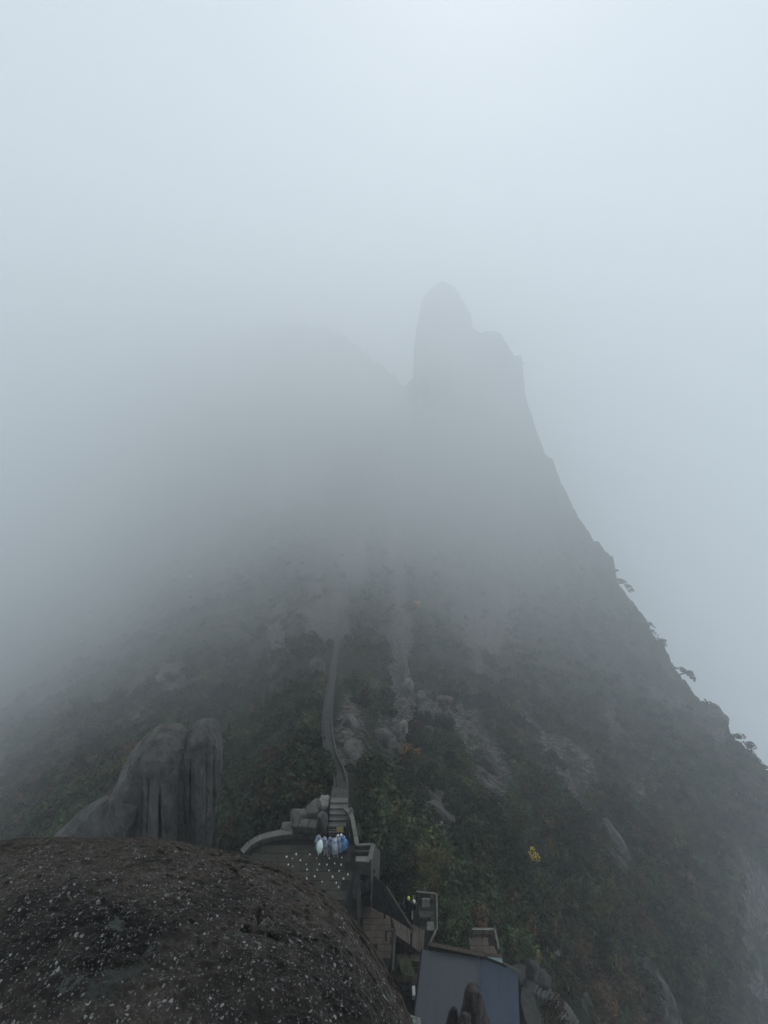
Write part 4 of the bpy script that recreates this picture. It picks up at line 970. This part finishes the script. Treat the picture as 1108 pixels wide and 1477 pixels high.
# umbrella tilted towards the viewer
up = at_z(461.2, 1221, ZP+1.55); um = thing('umbrella', up, 'open pale green white umbrella tilted by a walker on the terrace', 'umbrella')
ax = Vector((-.78, -.30, .50)).normalized(); bm = bmesh.new(); NA = 16; rings = []
qd = ax.to_track_quat('Z', 'Y').to_matrix()
for i, (r_, h_) in enumerate([(0.01, .14), (.11, .13), (.21, .09), (.29, .04), (.335, -.02)]):
    rings.append([up+qd@Vector((math.cos(2*math.pi*k/NA)*r_*(1 if k % 2 == 0 or i < 3 else .95), math.sin(2*math.pi*k/NA)*r_*(1 if k % 2 == 0 or i < 3 else .95), h_)) for k in range(NA)])
me = mesh_from('canopy', [p for r_ in rings for p in r_], [(i*NA+k, i*NA+(k+1) % NA, (i+1)*NA+(k+1) % NA, (i+1)*NA+k) for i in range(4) for k in range(NA)]+[tuple(range(NA))])
link('canopy', me, M['umbrella'], um)
b = MB(); b.tube([up+ax*.2, up-ax*.55], [.012, .012], 6); b.build('shaft', M['metal'], um)
b = MB(); b.tube([up-ax*.55, up-ax*.66], [.02, .02], 6); b.build('handle', M['dark'], um)

# ------------------------------------------------------------------ plants
def leaf_cloud(seed, n, rx, rz, leaf, lobes=7, needle=False, base=.0):
    r2 = np.random.default_rng(seed); cen = r2.normal(size=(lobes, 3))*np.array([rx*.45, rx*.45, rz*.30]); cen[:, 2] += rz*.55; rad = r2.uniform(.35, .62, lobes)*rx
    which = r2.integers(0, lobes, n); d = r2.normal(size=(n, 3)); d /= np.linalg.norm(d, axis=1, keepdims=True); rr_ = r2.uniform(.55, 1.0, n)**.6*rad[which]
    P = cen[which]+d*rr_[:, None]*np.array([1, 1, .75]); keep = P[:, 2] > base; P = P[keep]; d = d[keep]; n = len(P)
    t = r2.normal(size=(n, 3)); t -= (t*d).sum(1, keepdims=True)*d*.6; t /= np.linalg.norm(t, axis=1, keepdims=True)
    w = np.cross(t, d+r2.normal(size=(n, 3))*.5); w /= np.linalg.norm(w, axis=1, keepdims=True)+1e-9
    s_ = leaf*r2.uniform(.6, 1.3, n)[:, None]; asp = .25 if needle else .55
    V_ = np.stack([P-t*s_, P+w*s_*asp, P+t*s_, P-w*s_*asp], 1).reshape(-1, 3); F_ = np.arange(4*n).reshape(-1, 4)
    return V_, F_
def foliage_mesh(name, *a, **k):
    V_, F_ = leaf_cloud(*a, **k); me = bpy.data.meshes.new(name); me.vertices.add(len(V_)); me.vertices.foreach_set('co', V_.reshape(-1))
    me.loops.add(F_.size); me.loops.foreach_set('vertex_index', F_.reshape(-1).astype(np.int32)); me.polygons.add(len(F_)); me.polygons.foreach_set('loop_start', (np.arange(len(F_))*4).astype(np.int32)); me.update(calc_edges=True)
    return me
# prototypes for the uncountable brush covering the slopes
protos = bpy.data.collections.new('brush_prototypes')
kinds = []
for i in range(10):
    me = foliage_mesh('brush_%d' % i, 100+i, 420, 1.0, 1.1 if i % 2 else .8, .15, lobes=6+i % 4)
    me.materials.append(M[['leaf_dark', 'leaf_green', 'leaf_dark', 'leaf_olive', 'leaf_dark', 'leaf_brown', 'leaf_dark', 'leaf_green', 'leaf_olive', 'leaf_brown'][i]])
    o = bpy.data.objects.new('brush_%02d' % i, me); protos.objects.link(o)
def scatter(name, pts, scl, rot, idx, label):
    me = bpy.data.meshes.new(name); n = len(pts); me.vertices.add(n); me.vertices.foreach_set('co', np.asarray(pts, np.float32).reshape(-1))
    for nm, ty_, arr in (('bs', 'FLOAT', scl), ('br', 'FLOAT', rot), ('bi', 'INT', idx)):
        a = me.attributes.new(nm, ty_, 'POINT'); a.data.foreach_set('value', np.asarray(arr, np.int32 if ty_ == 'INT' else np.float32))
    o = bpy.data.objects.new(name, me); C.objects.link(o); tag(o, label, 'undergrowth', kind='stuff')
    ng = bpy.data.node_groups.new(name, 'GeometryNodeTree'); ng.interface.new_socket('Geometry', in_out='INPUT', socket_type='NodeSocketGeometry'); ng.interface.new_socket('Geometry', in_out='OUTPUT', socket_type='NodeSocketGeometry')
    N_ = ng.nodes; gi = N_.new('NodeGroupInput'); go = N_.new('NodeGroupOutput'); iop = N_.new('GeometryNodeInstanceOnPoints'); ci = N_.new('GeometryNodeCollectionInfo'); ci.inputs[0].default_value = protos; ci.inputs[1].default_value = True; ci.inputs[2].default_value = True
    def attr(nm, dt):
        a = N_.new('GeometryNodeInputNamedAttribute'); a.data_type = dt; a.inputs[0].default_value = nm; return a.outputs[0]
    mp = N_.new('GeometryNodeMeshToPoints'); ng.links.new(gi.outputs[0], mp.inputs[0]); ng.links.new(mp.outputs[0], iop.inputs['Points'])
    ng.links.new(ci.outputs[0], iop.inputs['Instance']); iop.inputs['Pick Instance'].default_value = True; ng.links.new(attr('bi', 'INT'), iop.inputs['Instance Index'])
    cx_ = N_.new('ShaderNodeCombineXYZ'); ng.links.new(attr('br', 'FLOAT'), cx_.inputs[2]); ng.links.new(cx_.outputs[0], iop.inputs['Rotation']); ng.links.new(attr('bs', 'FLOAT'), iop.inputs['Scale'])
    ng.links.new(iop.outputs[0], go.inputs[0]); o.modifiers.new('scatter', 'NODES').node_group = ng
    return o
# choose points on the terrain, denser on screen where near
def pick(n, x0, x1, y0, y1, smin, smax, seed, thr, zlim=(0, 1e9)):
    r2 = np.random.default_rng(seed); px = r2.uniform(x0, x1, n); py = r2.uniform(y0, y1, n)
    ci = np.searchsorted(cols, px).clip(0, len(cols)-1); tp = tops[ci]; ok = py > tp+2+np.where(px > 640, 7, 0)*r2.random(n)**.5
    px, py, ci = px[ok], py[ok], ci[ok]; ri = ((py-1700)/(tops[ci]-1700)*(NR-1)).round().astype(int).clip(0, NR-1)
    P = POS[ci, ri]; rk_ = ROCK[ci, ri]; zz = Z[ci, ri]
    nz = fbm(P*.12+5, 3)
    ok = (rk_+.42*nz < thr-.14*np.clip((px-720)/200, 0, 1)) & (zz > zlim[0]) & (zz < zlim[1]) & (seg_dist(px, py, stair_px) > 700/zz+9)
    # keep clear of built ground
    def clear(poly):
        return np.array([not inside(a, b_, poly) for a, b_ in zip(px, py)])
    for poly in ([(345,1240),(362,1205),(420,1175),(455,1150),(500,1150),(520,1190),(550,1215),(552,1250),(600,1292),(640,1290),(640,1320),(636,1356),(675,1368),(676,1340),(722,1340),(724,1376),(752,1395),(775,1390),(782,1425),(830,1440),(850,1500),(560,1700),(330,1700),(330,1300)], [(608,1140),(628,1140),(672,1240),(650,1258),(628,1262),(606,1200)]):
        ok &= clear(poly)
    P, zz = P[ok], zz[ok]; s_ = r2.uniform(smin, smax, len(P)); P = P.copy(); P[:, 2] -= s_*.15
    # species patches
    sp = fbm(P*.035+11, 3); base = np.where(sp > .16, 5, np.where(sp > .02, 3, np.where(sp < -.15, 1, 0)))
    alt = r2.integers(0, 10, len(P)); idx = np.where(r2.random(len(P)) < .55, base, alt)
    return P, s_, r2.uniform(0, 6.28, len(P)), idx
sets = [pick(5200, 330, 1108, 1120, 1500, .35, .95, 1, .50, (20, 75)), pick(3400, 330, 1108, 1120, 1500, .8, 1.7, 11, .32, (30, 75)),
        pick(7500, -20, 1130, 980, 1480, .8, 2.1, 2, .36, (60, 150)), pick(7500, -60, 1140, 850, 1300, 1.5, 3.4, 3, .30, (125, 420)), pick(5500, -60, 1140, 600, 1100, 2.6, 6, 4, .24, (400, 1400)),
        pick(3200, 0, 480, 1000, 1260, .8, 1.7, 5, .5, (30, 80))]
tot = [np.concatenate([s_[i] for s_ in sets]) for i in range(4)]
scatter('undergrowth', *tot, 'dense dark brush and low trees covering the mountain flanks')

# individual trees and shrubs
def tree(px, py, h, w, leafm, label, seed, name='tree', cat='tree', n=1500, leaf=.13, group=None, loc=None, trunk=True, share=None):
    p = loc or ground(px, py); t = thing(name, p, label, cat, group); t_r = random.Random(seed)
    if trunk:
        b = MB(); top = Vector((t_r.uniform(-.2, .2), t_r.uniform(-.2, .2), h*.6)); b.tube([p+Vector((0, 0, -.5)), p+top*.5+Vector((.05*h*.3, 0, 0)), p+top], [.045*h*.5+.03, .03*h*.5+.02, .02], 7)
        for k in range(5):
            a = t_r.uniform(0, 6.28); b.tube([p+top*(.4+.1*k), p+top*(.5+.1*k)+Vector((math.cos(a)*w*.35, math.sin(a)*w*.35, h*.15))], [.03+.01*h*.2, .012], 5)
        b.build('trunk', M['bark'], t)
    me = foliage_mesh('crown', seed, n, w*.62, h*.75, leaf, lobes=9); o = bpy.data.objects.new('crown', me); C.objects.link(o); me.materials.append(M[leafm]); o.parent = t; o.location = (0, 0, h*.28)
    return t
tree(765, 1256, 1.9, 1.15, 'leaf_yellow', 'small bright yellow autumn tree glowing on the dark slope', 1, leaf=.13, n=1300)
tree(655, 1262, 1.3, 1.5, 'leaf_orange', 'rust orange shrub at the foot of the pale cracked rock slab', 2, 'shrub', 'shrub', n=350)
tree(582, 1100, 1.5, 1.5, 'leaf_orange', 'orange brown shrub on the cliff below the pale rock strips', 3, 'shrub', 'shrub', n=500)
tree(588, 1112, 2.0, 2.6, 'leaf_olive', 'yellowish olive tree just under the orange brown cliff shrub', 4, n=700)
tree(654, 1352, 2.5, 1.9, 'leaf_green', 'round green tree between the railed platform and the rear terrace', 5, n=2600, leaf=.09)
tree(645, 1364, 1.6, 1.2, 'leaf_green', 'smaller green bush touching the back edge of the grey roof', 6, 'shrub', 'shrub', n=1500, leaf=.09)
tree(690, 1345, 1.6, 1.6, 'leaf_brown', 'brownish shrub behind the little rear terrace', 7, 'shrub', 'shrub', n=1200, leaf=.09)
tree(620, 1288, 4.2, 2.4, 'leaf_olive', 'slender olive leaved tree rising just beyond the platform railing', 8, n=2200, leaf=.1)
tree(560, 1255, 3.4, 2.2, 'leaf_dark', 'dark tree crowding the right side of the lookout box', 9, n=2200, leaf=.1)
tree(580, 1275, 3.0, 2.3, 'leaf_dark', 'dark shrub above the lean-to roof', 10, 'shrub', 'shrub', n=2000, leaf=.1)
tree(810, 1262, 3.0, 3.0, 'leaf_green', 'green tree right beside the bright yellow autumn tree', 11, n=1500, leaf=.14)
tree(740, 1275, 2.6, 3.0, 'leaf_dark', 'dark tree on the slope just below the bright yellow autumn tree', 12, n=1500, leaf=.14)
tree(735, 1195, 3.2, 3.4, 'leaf_green', 'soft green tree crown above the yellow autumn tree on the slope', 13, n=1500, leaf=.15)
tree(600, 885, 6, 4, 'leaf_orange', 'faint orange tree high on the face in the fog', 14, n=500, leaf=.5)
tree(720, 960, 4, 3.6, 'leaf_olive', 'dim olive tree on the upper slope left of the green ravine', 15, n=600, leaf=.3)
tree(855, 1462, 2.2, 2.2, 'leaf_brown', 'russet shrub beyond the curved garden steps', 16, 'shrub', 'shrub', n=1200, leaf=.11)
tree(792, 1462, 1.2, 1.6, 'leaf_brown', 'brown planted shrub inside the bend of the garden steps', 17, 'shrub', 'shrub', n=1500, leaf=.07, loc=at_z(790, 1462, -33.9))
# skyline pines: flat layered crowns leaning out over the drop
def pine(px, py, L, label, seed, lean=1.0, drop=.35, layers=3, up=.25):
    L *= 1.5
    p = at_depth(px-2, py+2, float(depth(px-4, py+6))); t = thing('pine_tree', p, label, 'pine tree'); r2 = random.Random(seed)
    dirn = Vector((lean, -.1, -drop)); pts = [p-dirn*.25*L-Vector((0, 0, .1*L)), p+Vector((.12*L*lean, 0, up*L)), p+Vector((.45*L*lean, 0, (up+.02)*L)), p+Vector((.95*L*lean, 0, (up-drop)*L))]
    b = MB(); b.tube(pts, [.05*L, .04*L, .03*L, .012*L], 7); 
    crown = [];
    for i in range(layers*3):
        u = .18+.82*i/(layers*3-1); c = pts[1].lerp(pts[2], u*2) if u < .5 else pts[2].lerp(pts[3], u*2-1); off = Vector((r2.uniform(-.1, .1)*L, r2.uniform(-.28, .28)*L, r2.uniform(.01, .10)*L)); b.tube([c, c+off], [.012*L, .006*L], 4)
        V_, F_ = leaf_cloud(seed*10+i, 170, .20*L*(1.15-.6*u), .05*L, .05*L, lobes=3, needle=True, base=-9); crown.append((V_+np.array(c+off-p), F_))
    b.build('trunk', M['bark'], t)
    Vv = np.concatenate([c[0] for c in crown]); off = 0; Fs = []
    for c in crown: Fs.append(c[1]+off); off += len(c[0])
    me = mesh_from('crown', Vv, [tuple(f) for f in np.concatenate(Fs).tolist()]); me.materials.append(M['needle']); o = bpy.data.objects.new('crown', me); C.objects.link(o); o.parent = t
pine(890, 845, 15, 'flat topped pine leaning out from the skyline, upper large one', 1, drop=.55)
pine(982, 975, 9.5, 'flat topped pine leaning out above the rounded skyline boulder, lower large one', 2, drop=.5)
pine(973, 965, 3.6, 'tiny pine sprig on the skyline just above the lower leaning pine', 3, drop=.1)
pine(934, 900, 5.5, 'small pine clump midway between the two leaning skyline pines', 4, drop=.5)
pine(940, 912, 5.0, 'lower small pine clinging under the midway skyline clump', 5, drop=.7)
pine(957, 944, 4.0, 'low scrubby pine on the skyline left of the lower leaning pine', 6, drop=.7)
pine(866, 795, 7, 'upright stubby pine on the upper right skyline', 7, lean=.35, drop=-.3, up=.5)
pine(878, 812, 7, 'bushy pine hugging the skyline step below the stubby upright one', 8, lean=.6, drop=.1)
pine(1010, 1015, 5, 'low pine scrub directly left of the rounded skyline boulder', 9, drop=.0)
pine(752, 524, 12, 'tiny overhanging pine at the corner of the high shoulder in fog', 10, drop=.2)
pine(1072, 1086, 2.6, 'bushy pine scrub on the skyline right of the rounded boulder', 11, drop=.2)

# bare rock pieces on the slope
def slope_rock(px, py, size, label, m, seed, rot=(0, 0, 0), lift=.1):
    p = ground(px, py); o = rough_rock('rock_slab', p+Vector((0, 0, lift)), size, M[m], seed, 5, amp=.16, freq=1.1); o.rotation_euler = [R(a) for a in rot]; tag(o, label, 'rock')
slope_rock(630, 1190, (1.0, .7, 2.6), 'long pale tilted rock slab on the slope right of the terrace', 'granite', 1, (0, -32, 0))
slope_rock(617, 1165, (.7, .6, 2.0), 'second narrower tilted slab above the long pale slab', 'granite', 2, (0, -25, 0))
slope_rock(655, 1225, (.8, .6, 2.4), 'dark lower slab continuing the long pale tilted slab', 'granite_dark', 3, (0, -38, 0))
slope_rock(612, 1222, (.45, .5, 1.1), 'pale narrow rock at the left of the cracked rock patch', 'granite_pale', 4, (0, -15, 0))
slope_rock(583, 1015, (1.5, 1.2, 3.0), 'pale upright rock fin on the cliff at mid height', 'granite_pale', 5, (0, 5, 0))
slope_rock(603, 1020, (1.3, 1.1, 2.6), 'shorter pale rock fin right of the upright cliff fin', 'granite_pale', 6, (0, -10, 0))
slope_rock(575, 1075, (.8, .8, 3.2), 'thin pale rock rib below the pale cliff fins', 'granite_pale', 7, (0, 3, 0))
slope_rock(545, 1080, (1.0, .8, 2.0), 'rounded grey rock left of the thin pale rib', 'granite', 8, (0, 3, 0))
slope_rock(578, 985, (1.2, 1.0, 6.0), 'faint vertical pale rock strip above the pale cliff fins', 'granite_pale', 9, (0, -4, 0))
slope_rock(1032, 1050, (5.5, 5, 7), 'big rounded boulder bulging from the right skyline', 'granite', 10, (0, 0, 20))
slope_rock(232, 990, (3.0, 2, 6), 'pale rock scar on the dark left slope', 'granite_pale', 11, (0, 20, 0))
slope_rock(455, 975, (2.2, 2, 5), 'grey cliff face left of the long stairway', 'granite', 12, (0, 8, 0))
slope_rock(503, 1052, (1.3, 1.6, 2.6), 'bare rock hump right of the long stairway', 'granite', 13, (0, 4, 0), -1.0)
slope_rock(507, 1090, (1.1, 1.4, 1.5), 'lower bare rock hump right of the long stairway', 'granite', 14, (0, 10, 0), -.5)
slope_rock(640, 1030, (2.5, 2, 3), 'weathered grey crag beside the pale cliff fins', 'granite', 15, (0, -25, 0))
slope_rock(690, 1120, (2.0, 1.6, 3.2), 'dusky crag in the middle of the right slope', 'granite_dark', 16, (0, -35, 0))
slope_rock(885, 1225, (1.2, 1.2, 6), 'thin brown rock rib descending the right slope', 'granite', 17, (0, -30, 0))
# crazed patch: many small plates of pale rock
cr_ = thing('cracked_rock', ground(635, 1225), 'patch of crazed pale rock broken in small plates under the long slab', 'rock')
for i in range(70):
    u, w_ = rr.random(), rr.random(); px = 612+u*24+w_*16; py = 1200+w_*46-u*4+rr.uniform(-3, 3); p = ground(px, py)+Vector((0, 0, .12))
    k = rr.randint(5, 7); s_ = rr.uniform(.08, .19); q = MB(); q.prism([(p.x+math.cos(2*math.pi*j/k)*s_*rr.uniform(.6, 1.3), p.y+math.sin(2*math.pi*j/k)*s_*.8*rr.uniform(.6, 1.3)) for j in range(k)], p.z+rr.uniform(.0, .1), p.z-.35); q.build('rock_plate', M['granite_pale'], cr_)

# ------------------------------------------------------------------ haze
TOP = float(G[..., 2].max())+25; BOT = float(min(G[..., 2].min(), -1400))-20
b = MB(); X = 4600
b.prism([(-X, -X*.5), (X, -X*.5), (X, X), (-X, X)], TOP, BOT)
hz_ = b.build('haze', None); tag(hz_, 'grey fog filling the whole valley', kind='stuff')
hm = bpy.data.materials.new('haze'); hm.use_nodes = True; n = hm.node_tree; n.nodes.clear(); ou = n.nodes.new('ShaderNodeOutputMaterial'); pv = n.nodes.new('ShaderNodeVolumePrincipled')
pv.inputs['Density'].default_value = HAZE_DENSITY; pv.inputs['Color'].default_value = (.978, .993, 1.0, 1); pv.inputs['Anisotropy'].default_value = .3
n.links.new(pv.outputs[0], ou.inputs['Volume']); hz_.data.materials.append(hm)
print('TOPZ', G[..., 2].max(), 'objs', len(bpy.data.objects))
